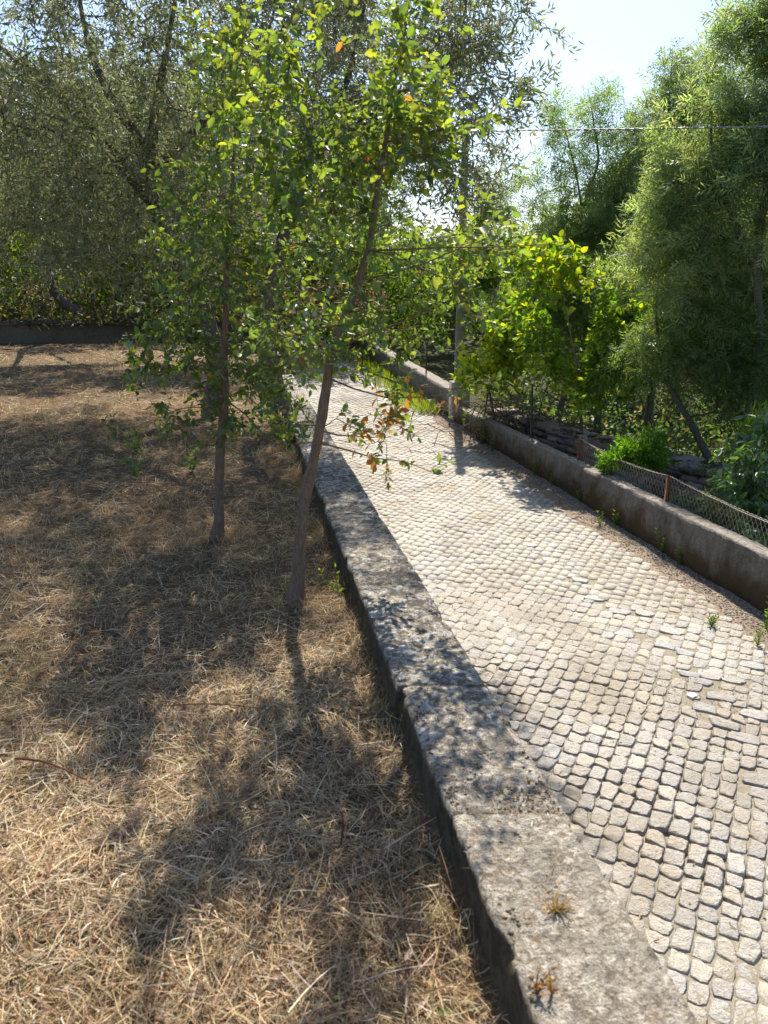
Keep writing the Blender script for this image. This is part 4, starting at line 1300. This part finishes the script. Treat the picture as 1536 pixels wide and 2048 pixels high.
tree('leafy_shrub', [[low(2.9, 10.8), pz(1160, 760, 10.3), pz(1140, 660, 10.1), pz(1120, 560, 10.0)]], [(0.03, 0.01)],
     [(2.4, 10.2, -0.85, 0.7, 0.4, 0.5, 2), (2.75, 10.1, -1.3, 0.6, 0.4, 0.35, 1.0), (3.0, 10.2, -0.4, 0.55, 0.4, 0.45, 1.0), (2.0, 10.4, -0.5, 0.4, 0.35, 0.4, 0.8)],
     120, 'fresh green broadleaf shrub mixed into the acacia above the brush', 'shrub', 'oval', YG[1:] + DG[1:], 79, 4, 0.2, 6, 0.08, 0.7, 'broad_leaf', 'twig', -0.1, 2.0, 0.25, 0.5, sides=6)
c = at_y(1280, 912, 8.0)
tree('green_shrub', [[np.array([c[0], 8.0, Z_LOW - 0.05]), c + [0, 0, -0.2], c + [0, 0, 0.15]]], [(0.015, 0.005)],
     [(c[0] + 0.05, 8.0, c[2] + 0.0, 0.27, 0.25, 0.22, 1), (c[0] - 0.25, 8.0, c[2] - 0.12, 0.2, 0.2, 0.14, 0.4)],
     70, 'compact vivid green shrub between parapet and stone wall', 'shrub', 'oval', [(0.09, 0.19, 0.02), (0.12, 0.23, 0.022), (0.07, 0.15, 0.02)], 83, 5, 0.1, 9, 0.055, 0.3, 'broad_leaf', 'twig', -0.6, 2.0, -0.5, 0.3, tip=0.0012, sides=6)
c = at_y(1500, 960, 6.6)
tree('laurel_shrub', [[np.array([c[0] + 0.1, 6.7, Z_LOW - 0.05]), c + [0.1, 0.1, -0.3], c + [0.1, 0, 0.1], c + [0.1, 0, 0.5]]], [(0.025, 0.006)],
     [(c[0] + 0.1, 6.6, c[2] - 0.1, 0.5, 0.4, 0.45, 1.5), (c[0] - 0.25, 6.3, c[2] - 0.4, 0.45, 0.4, 0.28, 1.2), (c[0] + 0.3, 6.8, c[2] + 0.4, 0.35, 0.35, 0.3, 0.6), (c[0] - 0.6, 5.9, c[2] - 0.45, 0.4, 0.3, 0.2, 0.6)],
     150, 'dark glossy leaved shrub at right edge behind the rusty mesh', 'shrub', 'oval', DG, 89, filt=lambda q: q[:, 0] > par_x(q[:, 1]) + 0.24, sprig_n=4, sprig_len=0.16, per=7, lsize=0.085, lw=0.36, mat='glossy_leaf', barkm='twig', gap=-0.3, gscale=2.0, droop=0.0, up=0.7, tip=0.0015, sides=6)
# 4, 0.16, 7, 0.085, 0.36, 'glossy_leaf', 'twig', -0.3, 2.0, 0.0, 0.7, tip=0.0015, sides=6)
c = at_y(1525, 862, 6.9)
tree('leafy_shrub', [[np.array([c[0] + 0.15, 7.0, Z_LOW - 0.05]), c + [0.1, 0, -0.4], c + [0.05, 0, 0.05]]], [(0.015, 0.005)],
     [(c[0] + 0.1, 6.9, c[2], 0.24, 0.22, 0.12, 1)],
     30, 'bright lime tipped shrub rising over the glossy dark one at right edge', 'shrub', 'oval', [(0.14, 0.24, 0.02), (0.18, 0.27, 0.025)], 97, 5, 0.1, 8, 0.06, 0.3, 'broad_leaf', 'twig', -0.6, 2.0, -0.5, 0.4, tip=0.0012, sides=6)
c = at_y(1400, 1005, 7.2)
tree('leafy_shrub', [[np.array([c[0], 7.3, Z_LOW - 0.05]), c + [0, 0, -0.3], c + [0, 0, 0.0]]], [(0.012, 0.004)],
     [(c[0], 7.2, c[2] - 0.15, 0.45, 0.25, 0.2, 1)],
     50, 'low green plant filling the gap behind the mesh by the second rusty post', 'shrub', 'oval', DG + [(0.12, 0.17, 0.03)], 101, filt=lambda q: q[:, 0] > par_x(q[:, 1]) + 0.22, sprig_n=4, sprig_len=0.12, per=8, lsize=0.05, lw=0.4, mat='glossy_leaf', barkm='twig', gap=-0.4, gscale=2.0, droop=0.0, up=0.6, tip=0.0012, sides=6)
# 4, 0.12, 8, 0.05, 0.4, 'glossy_leaf', 'twig', -0.4, 2.0, 0.0, 0.6, tip=0.0012, sides=6)

# dead brush heaped behind the wall near the pillar
rb = np.random.default_rng(5)
bp = at_y(1060, 800, 11.6)
n = 320
s0 = np.stack([rb.normal(size=n) * 0.75 + bp[0] + 0.1, rb.normal(size=n) * 0.25 + 11.6, rb.random(n) * 0.75 + Z_LOW + 0.35], -1)
dd = nrm(rb.normal(size=(n, 3)) * np.array([1, 0.5, 0.45]))
LL = 0.3 + 0.7 * rb.random(n)
tq = np.linspace(-0.5, 0.5, 6)
P = s0[:, None] + dd[:, None] * (LL[:, None] * tq)[..., None] + np.array([0, 0, 0.25]) * (rb.normal(size=(n, 1)) * (tq ** 2))[..., None] + rb.normal(size=(n, 6, 3)) * 0.012
rr = (0.0025 + 0.006 * rb.random((n, 1)) ** 2) * np.linspace(1.2, 0.5, 6)
V, Q = tubes(P, rr, 4)
tag(link('brush_pile', mesh('brush_pile', V, Q, M['twig'])), 'tangle of dead grey twigs under the acacia behind the pillar', 'brush', kind='stuff')

# ------------------------------------------------------------------ background trees
BGL = [(0.11, 0.17, 0.055), (0.14, 0.20, 0.06), (0.17, 0.23, 0.065), (0.085, 0.14, 0.05)]
BGY = [(0.17, 0.23, 0.04), (0.22, 0.26, 0.04), (0.11, 0.17, 0.035)]
bgt = [  # x, y, z base, crown height centre, rx, rz, label, palette, count
    (-9.3, 20.5, -1.05, 2.6, 2.3, 2.6, 'broad leafy tree beyond the far wall, first from the left edge', BGL, 0),
    (-6.6, 19.6, -1.05, 2.2, 2.0, 2.3, 'thin stemmed tree beyond the far wall behind big olive limbs', BGY, 0),
    (-4.3, 20.8, -1.05, 2.4, 2.0, 2.5, 'forked dark tree beyond the far wall left of the straight oak', BGL, 0),
    (-2.0, 22.5, -1.05, 2.5, 2.0, 2.4, 'leafy tree beyond the far wall behind the straight oak', BGL, 0),
    (-11.8, 22.8, -1.05, 3.0, 2.6, 2.6, 'tree beyond the far wall mostly outside left edge', BGY, 0),
    (-0.3, 26.5, -1.9, 0.7, 1.9, 1.6, 'rounded tree at far end of lane behind the taller oak', BGL, 0),
    (2.1, 25.0, -2.0, 0.0, 1.5, 1.3, 'low tree at far end of lane just left of pole', BGL, 0),
    (4.3, 19.0, -2.4, 0.1, 1.7, 1.6, 'rounded green tree behind the yellow green shrub', BGL, 0),
    (6.4, 17.0, -2.6, 0.7, 1.9, 1.9, 'dense green tree behind the bushy topped acacia', BGL, 0),
    (9.2, 17.5, -2.6, 1.6, 2.4, 2.6, 'dense tree at right edge behind the tall acacia', BGL, 0),
    (7.2, 12.0, -2.7, 0.2, 1.6, 2.2, 'leafy tree behind the glossy shrub at right edge', BGL, 0),
    (-5.6, 25.0, -1.05, 4.2, 3.0, 3.0, 'tallest pale tree in back row beyond the far wall', BGL, 0),
]
for k, (x, y, z, cz, rx, rz, lab, pal, _) in enumerate(bgt):
    r_ = np.random.default_rng(200 + k)
    b0 = np.array([x, y, z - 0.1])
    lean = r_.normal() * 0.35
    top = np.array([x + lean, y, cz + rz * 0.3])
    mid = (b0 + top) / 2 + np.array([r_.normal() * 0.15, 0, 0])
    st_ = [[b0, b0 * 0.6 + mid * 0.4 + [0.05, 0, 0], mid, top]]
    rd = [(0.12, 0.03)]
    if k in (2, 1):
        st_.append([b0 * 0.75 + mid * 0.25, mid + [0.9, 0.2, 0], top + [1.4, 0, -0.3]]); rd.append((0.07, 0.02))
    tree('background_tree', st_, rd,
         [(x + lean * 0.5, y, cz, rx, rx * 0.8, rz, 2), (x + r_.normal() * 0.6, y - 0.4, cz - rz * 0.35, rx * 0.85, rx * 0.6, rz * 0.6, 1)],
         260, lab, 'tree', 'oval' if k % 3 else 'rhomb', pal, 300 + k, 4, 0.4, 9, 0.12, 0.5, 'broad_leaf', 'olive_bark', -0.2, 0.8, 0.3, 0.5, group='trees in the background', tip=0.004)

# the wood behind, reading as one mass
rb = np.random.default_rng(70)
def mass(n, x0, x1, y0, y1, zlo, ztop, size, name, seed, cols):
    x = x0 + (x1 - x0) * rb.random(n); y = y0 + (y1 - y0) * rb.random(n)
    p = np.stack([x, y], -1)
    top = ztop(x, y) * (0.75 + 0.35 * vnoise(p, 0.45, seed) + 0.2 * vnoise(p, 1.6, seed + 1))
    z = zlo + (top - zlo) * rb.random(n) ** 0.8
    P = np.stack([x, y, z], -1)
    k = vnoise(P, 0.9, seed + 2) > -0.35
    P = P[k]
    V, Q, C = leaves(P, rdir(rb, len(P)) + [0, 0, -0.2], rdir(rb, len(P)) + [0, 0, 0.5], size * (0.5 + rb.random(len(P))), size * 0.5, palette(rb, len(P), cols), 'oval', 0.12)
    tag(link(name, mesh(name, V, Q, M['broad_leaf'], C)), kind='stuff')
mass(15000, -22, 0, 27, 34, -1.3, lambda x, y: 4.5 + 0 * x, 0.36, 'distant_wood', 120, [(0.05, 0.085, 0.025), (0.07, 0.11, 0.03), (0.10, 0.14, 0.035)])
mass(11000, -1, 16, 27, 35, -2.5, lambda x, y: np.clip(0.9 + np.maximum(x - 6, 0) * 0.6, 0, 5), 0.36, 'distant_wood', 130, [(0.05, 0.085, 0.025), (0.07, 0.11, 0.03), (0.10, 0.14, 0.035)])
mass(9000, -13, -2.2, 18.2, 20.5, -1.05, lambda x, y: 0.55 + 0.4 * vnoise(np.stack([x, y], -1), 0.8, 141), 0.13, 'hedge', 140, [(0.10, 0.16, 0.04), (0.22, 0.27, 0.045), (0.22, 0.15, 0.07), (0.13, 0.19, 0.045)])
mass(5000, -15, -2.4, 16.75, 17.7, -1.12, lambda x, y: -0.86 + 0.1 * vnoise(np.stack([x, y], -1), 1.3, 161), 0.09, 'hedge', 160, [(0.05, 0.045, 0.03), (0.09, 0.07, 0.04), (0.05, 0.07, 0.025), (0.16, 0.12, 0.07)])
mass(9000, -3.2, 2.2, 21, 24, -2.1, lambda x, y: 0.9 + 0 * x, 0.14, 'hedge', 150, [(0.06, 0.10, 0.028), (0.10, 0.13, 0.05), (0.08, 0.12, 0.03)])

# undergrowth beyond the far wall: dry bracken and stems
rb = np.random.default_rng(77)
n = 16000
ux = -14 + 14 * rb.random(n); uy = 17.8 + 6 * rb.random(n)
base = np.stack([ux, uy, -1.05 + 0 * ux], -1)
hh = rb.random(n) ** 1.6 * 1.0 * np.clip(0.6 + 0.7 * vnoise(base, 0.7, 91), 0.15, 1.2)
base[:, 2] += hh
C = palette(rb, n, [(0.20, 0.12, 0.055), (0.28, 0.19, 0.09), (0.10, 0.10, 0.03), (0.07, 0.10, 0.025)], [3, 2, 2, 2])
V, Q, C = leaves(base, rdir(rb, n), rdir(rb, n), 0.16 * (0.5 + rb.random(n)), 0.05, C, 'rhomb', 0.1)
tag(link('undergrowth', mesh('undergrowth', V, Q, M['straw'], C)), kind='stuff')
# dark ground ivy and litter under the acacias
n = 22000
ux = 1.2 + 8 * rb.random(n); uy = 8.5 + 10 * rb.random(n)
k = (ux > np.maximum(par_x(uy) + 0.5, np.interp(uy, [4.8, 8.1, 10.5, 12.5], [5.6, 3.98, 2.75, 1.95]) + 0.45))
ux, uy = ux[k], uy[k]
n = len(ux)
base = np.stack([ux, uy, Z_LOW + rb.random(n) ** 2 * 0.7 + np.clip((uy - 12) * 0.04, 0, 0.8)], -1)
C = palette(rb, n, [(0.06, 0.10, 0.035), (0.08, 0.125, 0.04), (0.12, 0.10, 0.055)], [3, 3, 1])
V, Q, C = leaves(base, rdir(rb, n), rdir(rb, n) + [0, 0, 1], 0.10 * (0.5 + rb.random(n)), 0.055, C, 'rhomb', 0.1)
tag(link('ground_ivy', mesh('ground_ivy', V, Q, M['acacia_leaf'], C)), kind='stuff')

# ------------------------------------------------------------------ small weeds
def weed(name, loc, h, label, seed, cols, nst=4, spread=0.35, lsize=0.03, lw=0.28, per=14, mat='broad_leaf', cat='plant', group=None):
    r_ = np.random.default_rng(seed)
    root = thing(name, tuple(loc), label, cat, group)
    d = nrm(np.stack([r_.normal(size=nst) * spread, r_.normal(size=nst) * spread, np.ones(nst)], -1))
    L = h * (0.6 + 0.5 * r_.random(nst))
    t = np.linspace(0, 1, 5)
    P = d[:, None] * (L[:, None] * t)[..., None] + (r_.normal(size=(nst, 1, 3)) * [0.12, 0.12, -0.05] * h) * (t ** 2)[None, :, None]
    V, Q = tubes(P, np.tile(np.linspace(0.0022, 0.0008, 5), (nst, 1)), 4)
    c0 = np.tile(np.array(cols[0]) * 0.8, (len(V), 1))
    link('stem', mesh('stem', V, Q, M[mat], c0), root)
    p, ld, nn = sprig_leaves(r_, np.zeros((nst, 3)), d, L, per, 0.8, -0.1, 0.6)
    n = len(p)
    V, Q, C = leaves(p, ld, nn, lsize * (0.6 + 0.7 * r_.random(n)), lsize * lw, palette(r_, n, cols), 'oval', 0.12)
    o = link('foliage', mesh('weed_leaves', V, Q, M[mat], C), root)
    o['kind'] = 'stuff'
    return root
WG = [(0.11, 0.17, 0.03), (0.15, 0.20, 0.035), (0.08, 0.13, 0.03)]
WL = [(1337, 1112, 0.20, 'slim upright weed at foot of parapet, right of middle'), (1370, 1135, 0.17, 'feathery weed close to the slim upright one at foot of parapet'),
      (1243, 1055, 0.16, 'small pale weed growing from dirt left of the feathery one'), (1200, 1052, 0.14, 'dry tipped weed at the cobble edge in shade'),
      (1175, 1010, 0.13, 'leafy dark weed against the parapet in its shadow'), (1424, 1252, 0.08, 'tiny green tuft between cobbles at right'),
      (1515, 1290, 0.13, 'green weed at cobble edge by the right border of photo'), (1532, 1262, 0.26, 'tall weed at extreme right border by the parapet foot'),
      (966, 890, 0.42, 'tallest bright weed at foot of parapet near pillar'), (945, 868, 0.30, 'dense weed between tallest weed and pillar'),
      (985, 905, 0.18, 'short weed just right of the tallest one'), (1083, 955, 0.16, 'small sunlit weed at parapet foot halfway to pillar'), (1116, 975, 0.12, 'low weed in gravel halfway along the parapet')]
for k, (u, v, h, lab) in enumerate(WL):
    p = on_z(u, v, Z_ROAD)
    p[0] = min(p[0], par_x(p[1]) - 0.03)
    p[2] = max(verge_z(p[0], p[1]), joint_z(p[0], p[1]))
    weed('weed', p, h, lab, 500 + k, WG, 3 + k % 3 + (4 if h > 0.28 else 0), 0.25, 0.028 + 0.04 * h, 0.3, 12 + int(h * 30), group='weeds along the parapet')
# strip of fresh grass at the foot of the taller wall
r_ = np.random.default_rng(15)
n = 2600
gy = 13.6 + 7 * r_.random(n) ** 1.2
gx = par_x(gy) - 0.05 - np.abs(r_.normal(size=n)) * 0.25
P = np.stack([gx, gy, road_z(gx, gy)], -1)
V, Q, C = leaves(P, nrm(r_.normal(size=(n, 3)) * 0.4 + [0, 0, 1]), rdir(r_, n), 0.08 + 0.16 * r_.random(n), 0.016, palette(r_, n, [(0.16, 0.21, 0.04), (0.22, 0.25, 0.05), (0.11, 0.16, 0.03)]), 'rhomb')
tag(link('grass_strip', mesh('grass_strip', V, Q, M['broad_leaf'], C)), kind='stuff')
# moss and grass in the joints of the cobbles
n = 14000
yy = 2.2 + 7 * r_.random(n) ** 1.3
xx = wall_out(yy) + 0.1 + 2.7 * r_.random(n)
P = np.stack([xx, yy], -1)
k = (fbm(P, 1.6, 3, 95) > 0.15) & (openness(xx, yy) < 0.3)
xx, yy = xx[k], yy[k]
P = np.stack([xx, yy, joint_z(xx, yy)], -1)
V, Q, C = leaves(P, nrm(r_.normal(size=(len(xx), 3)) + [0, 0, 0.8]), rdir(r_, len(xx)), 0.010 + 0.014 * r_.random(len(xx)), 0.005, palette(r_, len(xx), [(0.20, 0.21, 0.06), (0.25, 0.22, 0.09), (0.14, 0.17, 0.04)]), 'rhomb')
tag(link('joint_moss', mesh('joint_moss', V, Q, M['straw'], C)), kind='stuff')
SEED = [(232, 880, 'oak sprout in the dry grass farthest left of the straight oak'), (282, 905, 'leafy oak sprout in dry grass left of the straight oak'), (335, 885, 'thin oak sprout nearer the straight oak trunk'),
        (275, 955, 'small oak sprout lower left of the straight oak'), (385, 950, 'pale oak sprout close by the straight oak trunk')]
for k, (u, v, lab) in enumerate(SEED):
    p = on_z(u, v, Z_FIELD); p[2] = field_z(p[0], p[1])
    weed('oak_sprout', p, 0.24, lab, 540 + k, OAK_G + WG[:1], 4, 0.45, 0.05, 0.55, 9, 'oak_leaf', 'seedling', 'oak sprouts in the dry grass')
for k, (u, v, h, lab) in enumerate([(575, 900, 0.45, 'green seedling thicket beside wall left of the leaning oak trunk'), (545, 850, 0.5, 'green leafy thicket by the wall behind the two oak trunks'), (600, 830, 0.4, 'leafy thicket next to wall farther along')]):
    p = on_z(u, v, Z_FIELD); p[2] = field_z(p[0], p[1])
    weed('oak_thicket', p, h, lab, 560 + k, OAK_G + WG[:2], 14, 0.7, 0.045, 0.55, 14, 'oak_leaf', 'shrub', 'oak thickets by the wall')
# plants rooted in the wall top
p = np.array([*on_z(1112, 1822, ZT_W)[:2], ZT_W])
weed('grass_tuft', p, 0.045, 'tuft of yellow dead grass growing from a hole in the wall top', 580, [(0.55, 0.40, 0.17), (0.45, 0.28, 0.1)], 16, 0.8, 0.02, 0.12, 4, 'straw', 'plant')
p = np.array([*on_z(1072, 1985, ZT_W)[:2], ZT_W - 0.01])
weed('dry_weed', p, 0.06, 'reddish dried weed at the inner edge of wall top nearest the camera', 581, [(0.33, 0.13, 0.05), (0.45, 0.22, 0.06)], 3, 0.25, 0.012, 0.4, 8, 'straw', 'plant')
p = np.array([*on_z(1106, 1992, ZT_W)[:2], ZT_W - 0.01])
weed('dry_weed', p, 0.05, 'small orange dried weed on wall top beside the reddish one', 582, [(0.5, 0.27, 0.07), (0.4, 0.18, 0.05)], 3, 0.3, 0.012, 0.4, 8, 'straw', 'plant')
p = on_z(690, 1165, -1.40); p[2] = Z_FIELD
weed('weed', [p[0] - 0.03, p[1], Z_FIELD], 0.13, 'pale green fern like weed against inner side of lichen wall', 583, [(0.18, 0.24, 0.06), (0.13, 0.19, 0.05)], 4, 0.5, 0.03, 0.35, 10)
# the white stone
V, Q, T = cobble_template(np.random.default_rng(3), 8, 5)
c = on_z(1384, 1392, Z_ROAD)
o = link('white_stone', mesh('white_stone', V * np.array([0.058, 0.05, 0.45]) + [0, 0, 0.004], [Q, T], M['white_stone']), None, (c[0], c[1], road_z(c[0], c[1]) + 0.008))
o.rotation_euler = (0.05, 0.03, 0.35)
tag(o, 'single small white stone lying on the cobbles', 'stone')

n = 1500
yy = 2.3 + 9 * r_.random(n) ** 1.3
dd_ = np.where(r_.random(n) < 0.6, np.abs(r_.normal(size=n)) * 0.3, 2.9 * r_.random(n))
xx = par_x(yy) - 0.03 - dd_
k = xx > wall_out(yy) + 0.05
xx, yy = xx[k], yy[k]; n = len(xx)
P = np.stack([xx, yy, np.maximum(np.maximum(verge_z(xx, yy) - 10 * (par_x(yy) - xx > 0.6), joint_z(xx, yy)), road_z(xx, yy)) + 0.006], -1)
az = r_.random(n) * 6.28
D = np.stack([np.cos(az), np.sin(az), r_.normal(size=n) * 0.1], -1)
V, Q, C = leaves(P, D, r_.normal(size=(n, 3)) * 0.25 + [0, 0, 1], 0.012 + 0.025 * r_.random(n) ** 2, 0.004 + 0.006 * r_.random(n), palette(r_, n, [(0.26, 0.15, 0.07), (0.36, 0.26, 0.13), (0.15, 0.10, 0.06), (0.5, 0.42, 0.27)]), 'oval', 0.2)
tag(link('leaf_litter', mesh('leaf_litter', V, Q, M['straw'], C)), kind='stuff')

# ------------------------------------------------------------------ dry mown grass
rg = np.random.default_rng(99)
STRAW = [(0.54, 0.42, 0.25), (0.45, 0.335, 0.185), (0.29, 0.20, 0.11), (0.42, 0.255, 0.125), (0.50, 0.44, 0.33), (0.70, 0.60, 0.42), (0.13, 0.09, 0.055)]
SW = [4, 4, 3, 1.6, 2.2, 1.8, 1.6]
def sample_field(n, r0, r1, pw, az0=-58, az1=32):
    r = r0 + (r1 - r0) * rg.random(n) ** pw
    a = np.radians(az0 + (az1 - az0) * rg.random(n))
    x, y = r * np.sin(a), r * np.cos(a)
    k = (x < wall_in(y) - 0.012) & (x > -14.5) & (y < 17.0) & (y > -1)
    return x[k], y[k]

def blades(x, y, L, W, elev, C, lift, seg):
    n = len(x)
    z = field_z(x, y) + lift
    az = rg.random(n) * 2 * math.pi
    D = np.stack([np.cos(az) * np.cos(elev), np.sin(az) * np.cos(elev), np.sin(elev)], -1)
    S = nrm(np.cross(D, np.array([0, 0, 1.0])) + rg.normal(size=(n, 3)) * 0.35)
    Uc = rg.normal(size=(n, 3)) * 0.22 + np.array([0, 0, -0.18])
    t = np.linspace(0, 1, seg + 1)
    P = np.stack([x, y, z], -1)[:, None] + D[:, None] * (L[:, None] * t)[..., None] + Uc[:, None] * (L[:, None] * t ** 2)[..., None]
    gz = field_z(P[..., 0], P[..., 1]) + 0.001
    P[..., 2] = np.maximum(P[..., 2], gz)
    wt = np.interp(t, [0, 0.3, 1], [0.8, 1, 0.25])
    A = P - S[:, None] * (W[:, None] * wt)[..., None] * 0.5
    B = P + S[:, None] * (W[:, None] * wt)[..., None] * 0.5
    V = np.stack([A, B], 2).reshape(-1, 3)
    i = np.arange(n * (seg + 1) * 2).reshape(n, seg + 1, 2)
    Q = np.stack([i[:, :-1, 0], i[:, :-1, 1], i[:, 1:, 1], i[:, 1:, 0]], -1).reshape(-1, 4)
    return V, Q, np.repeat(C, (seg + 1) * 2, 0)

def straw_col(x, y, n):
    C = palette(rg, n, STRAW, SW, 0.2)
    p = np.stack([x, y], -1)
    gm = (fbm(p, 1.3, 3, 101) > 0.55) & (rg.random(n) < 0.45)
    C[gm] = palette(rg, gm.sum(), [(0.13, 0.17, 0.05), (0.18, 0.19, 0.07)])
    dk = 1 + 0.22 * vnoise(p, 2.2, 102)
    C = C * dk[:, None]
    om = np.clip(vnoise(p, 0.8, 103) * 0.6, 0, 0.5)[:, None]
    return C * (1 - om) + C * np.array([1.06, 0.92, 0.78]) * om
b = Buf()
def lay(n, r0, r1, pw, wmul, lmul, seg):
    x, y = sample_field(n, r0, r1, pw)
    n = len(x)
    L = (0.035 + 0.10 * rg.random(n) ** 2.2) * lmul
    W = (0.0013 + 0.0022 * rg.random(n)) * wmul
    el = np.abs(rg.normal(size=n)) * 0.28 - 0.05
    # standing stubble in clumps
    tuft = vnoise(np.stack([x, y], -1), 5.5, 104) + 0.5 * vnoise(np.stack([x, y], -1), 1.4, 105)
    stand = rg.random(n) < np.clip(tuft * 0.9, 0, 0.7)
    el = np.where(stand, 0.5 + 0.8 * rg.random(n), el)
    L = np.where(stand, L * 0.75, L)
    lift = rg.random(n) ** 2 * 0.028 * (1 + np.clip(tuft, 0, 1))
    V, Q, C = blades(x, y, L, W, el, straw_col(x, y, n), lift, seg)
    b.add(V, Q, None, C)
lay(26000, 1.0, 2.6, 0.75, 1.25, 1.1, 3)
lay(60000, 1.0, 2.8, 0.75, 0.75, 0.55, 2)
lay(40000, 2.4, 5.0, 0.8, 1.25, 1.05, 2)
lay(55000, 2.4, 5.2, 0.8, 1.0, 0.6, 1)
lay(80000, 4.8, 9.5, 0.8, 1.9, 1.15, 1)
lay(55000, 9.0, 17.5, 0.8, 3.6, 1.6, 1)
# clumps of uncut dry grass, also round the feet of the young oaks and along the wall
tx, ty = sample_field(520, 1.1, 9.0, 0.8)
ox, oy = [], []
for bx, by, m_ in ((-0.403, 3.29, 9), (-0.957, 4.17, 9), (-1.9, 8.46, 10)):
    ox += list(bx + rg.normal(size=m_) * 0.07); oy += list(by + rg.normal(size=m_) * 0.07)
wy = 1.2 + 5 * rg.random(60)
tx = np.concatenate([tx, ox, wall_in(wy) - 0.03 - 0.05 * rg.random(60)]); ty = np.concatenate([ty, oy, wy])
m_ = 34
n = len(tx) * m_
cx_, cy_ = np.repeat(tx, m_), np.repeat(ty, m_)
sc_ = np.repeat(0.6 + 0.8 * rg.random(len(tx)), m_)
x = cx_ + rg.normal(size=n) * 0.022 * sc_; y = cy_ + rg.normal(size=n) * 0.022 * sc_
k = x < wall_in(y) - 0.008
x, y, sc_ = x[k], y[k], sc_[k]
n = len(x)
tone = np.repeat(rg.random(len(tx)), m_)[k][:, None]
C = palette(rg, n, [(0.52, 0.38, 0.18), (0.44, 0.29, 0.12), (0.60, 0.48, 0.28)]) * (0.75 + 0.5 * tone)
V, Q, C = blades(x, y, (0.035 + 0.06 * rg.random(n)) * sc_, (0.0012 + 0.0012 * rg.random(n)) * np.maximum(1, np.hypot(x, y) / 3.2), 0.45 + 0.9 * rg.random(n), C, np.zeros(n), 2)
b.add(V, Q, None, C)
tag(link('dry_grass', b.build('dry_grass', M['straw'])), kind='stuff')

# fallen leaves in the grass
x, y = sample_field(2600, 1.1, 9.0, 0.8)
n = len(x)
P = np.stack([x, y, field_z(x, y) + 0.012 + 0.02 * rg.random(n)], -1)
az = rg.random(n) * 6.28
D = np.stack([np.cos(az), np.sin(az), rg.normal(size=n) * 0.25], -1)
V, Q, C = leaves(P, D, rg.normal(size=(n, 3)) * 0.4 + [0, 0, 1], 0.018 + 0.022 * rg.random(n), 0.014, palette(rg, n, [(0.24, 0.12, 0.055), (0.33, 0.19, 0.09), (0.17, 0.10, 0.055), (0.40, 0.34, 0.27), (0.10, 0.13, 0.04)], [3, 2, 3, 2, 1]), 'oval', 0.2)
tag(link('fallen_leaves', mesh('fallen_leaves', V, Q, M['straw'], C)), kind='stuff')
# little live weeds between the straw
x, y = sample_field(9000, 1.2, 7.0, 0.8)
p2 = np.stack([x, y], -1)
k = fbm(p2, 1.7, 3, 131) > 0.62
x, y = x[k], y[k]; n = len(x)
P = np.stack([x, y, field_z(x, y) + 0.004], -1)
V, Q, C = leaves(P, rg.normal(size=(n, 3)) * 0.8 + [0, 0, 0.8], rdir(rg, n), 0.02 + 0.03 * rg.random(n), 0.006, palette(rg, n, [(0.14, 0.19, 0.05), (0.10, 0.15, 0.04), (0.20, 0.21, 0.08)]), 'rhomb', 0.1)
tag(link('field_weeds', mesh('field_weeds', V, Q, M['straw'], C)), kind='stuff')

# straw and litter lying on the wall top and along its foot
n = 520
yy = 1.1 + 7 * rg.random(n) ** 1.6
tt = rg.random(n)
xx = wall_in(yy) * (1 - tt) + wall_out(yy) * tt
P = np.stack([xx, yy, np.full(n, ZT_W + 0.006)], -1)
k = fbm(P, 4, 2, 111) > -0.05
P = P[k]; n = len(P)
az = rg.random(n) * 6.28
D = np.stack([np.cos(az), np.sin(az), rg.normal(size=n) * 0.06], -1)
V, Q, C = leaves(P, D, np.tile([0, 0, 1.0], (n, 1)) + rg.normal(size=(n, 3)) * 0.2, 0.012 + 0.045 * rg.random(n) ** 2, 0.0022, palette(rg, n, STRAW, SW), 'rhomb', 0)
tag(link('straw_litter', mesh('straw_litter', V, Q, M['straw'], C)), kind='stuff')

# long dry stalks one can pick out
STK = [((30, 1517), (175, 1558), 0.004, (0.20, 0.075, 0.04), 'thick reddish dead stalk lying in dry grass at left edge'),
       ((190, 1368), (445, 1340), 0.0028, (0.58, 0.44, 0.22), 'long straight pale straw lying across middle of dry grass'),
       ((330, 1412), (560, 1420), 0.0028, (0.30, 0.13, 0.06), 'long thin reddish stalk lying below the pale straw'),
       ((490, 1545), (625, 1460), 0.0026, (0.52, 0.38, 0.2), 'slanting tan straw lying near the wall'),
       ((682, 1690), (684, 1620), 0.003, (0.16, 0.085, 0.05), 'short dark stalk standing upright in grass near wall')]
for (p0, p1, r, c, lab) in STK:
    a = on_z(*p0, Z_FIELD + 0.03)
    e = on_z(*p1, Z_FIELD + 0.035) if 'upright' not in lab else a + [0, 0, 0.11]
    t = np.linspace(0, 1, 12)
    P = a + (e - a) * t[:, None] + np.stack([np.sin(t * 3) * 0.006, np.sin(t * 5) * 0.006, np.sin(t * 3.1) * 0.012], -1)
    V, Q = tubes(P[None], np.linspace(r, r * 0.5, 12)[None], 5)
    tag(link('dry_stalk', mesh('dry_stalk', V - a, Q, M['moss'], np.array(c)), None, tuple(a)), lab, 'stalk')
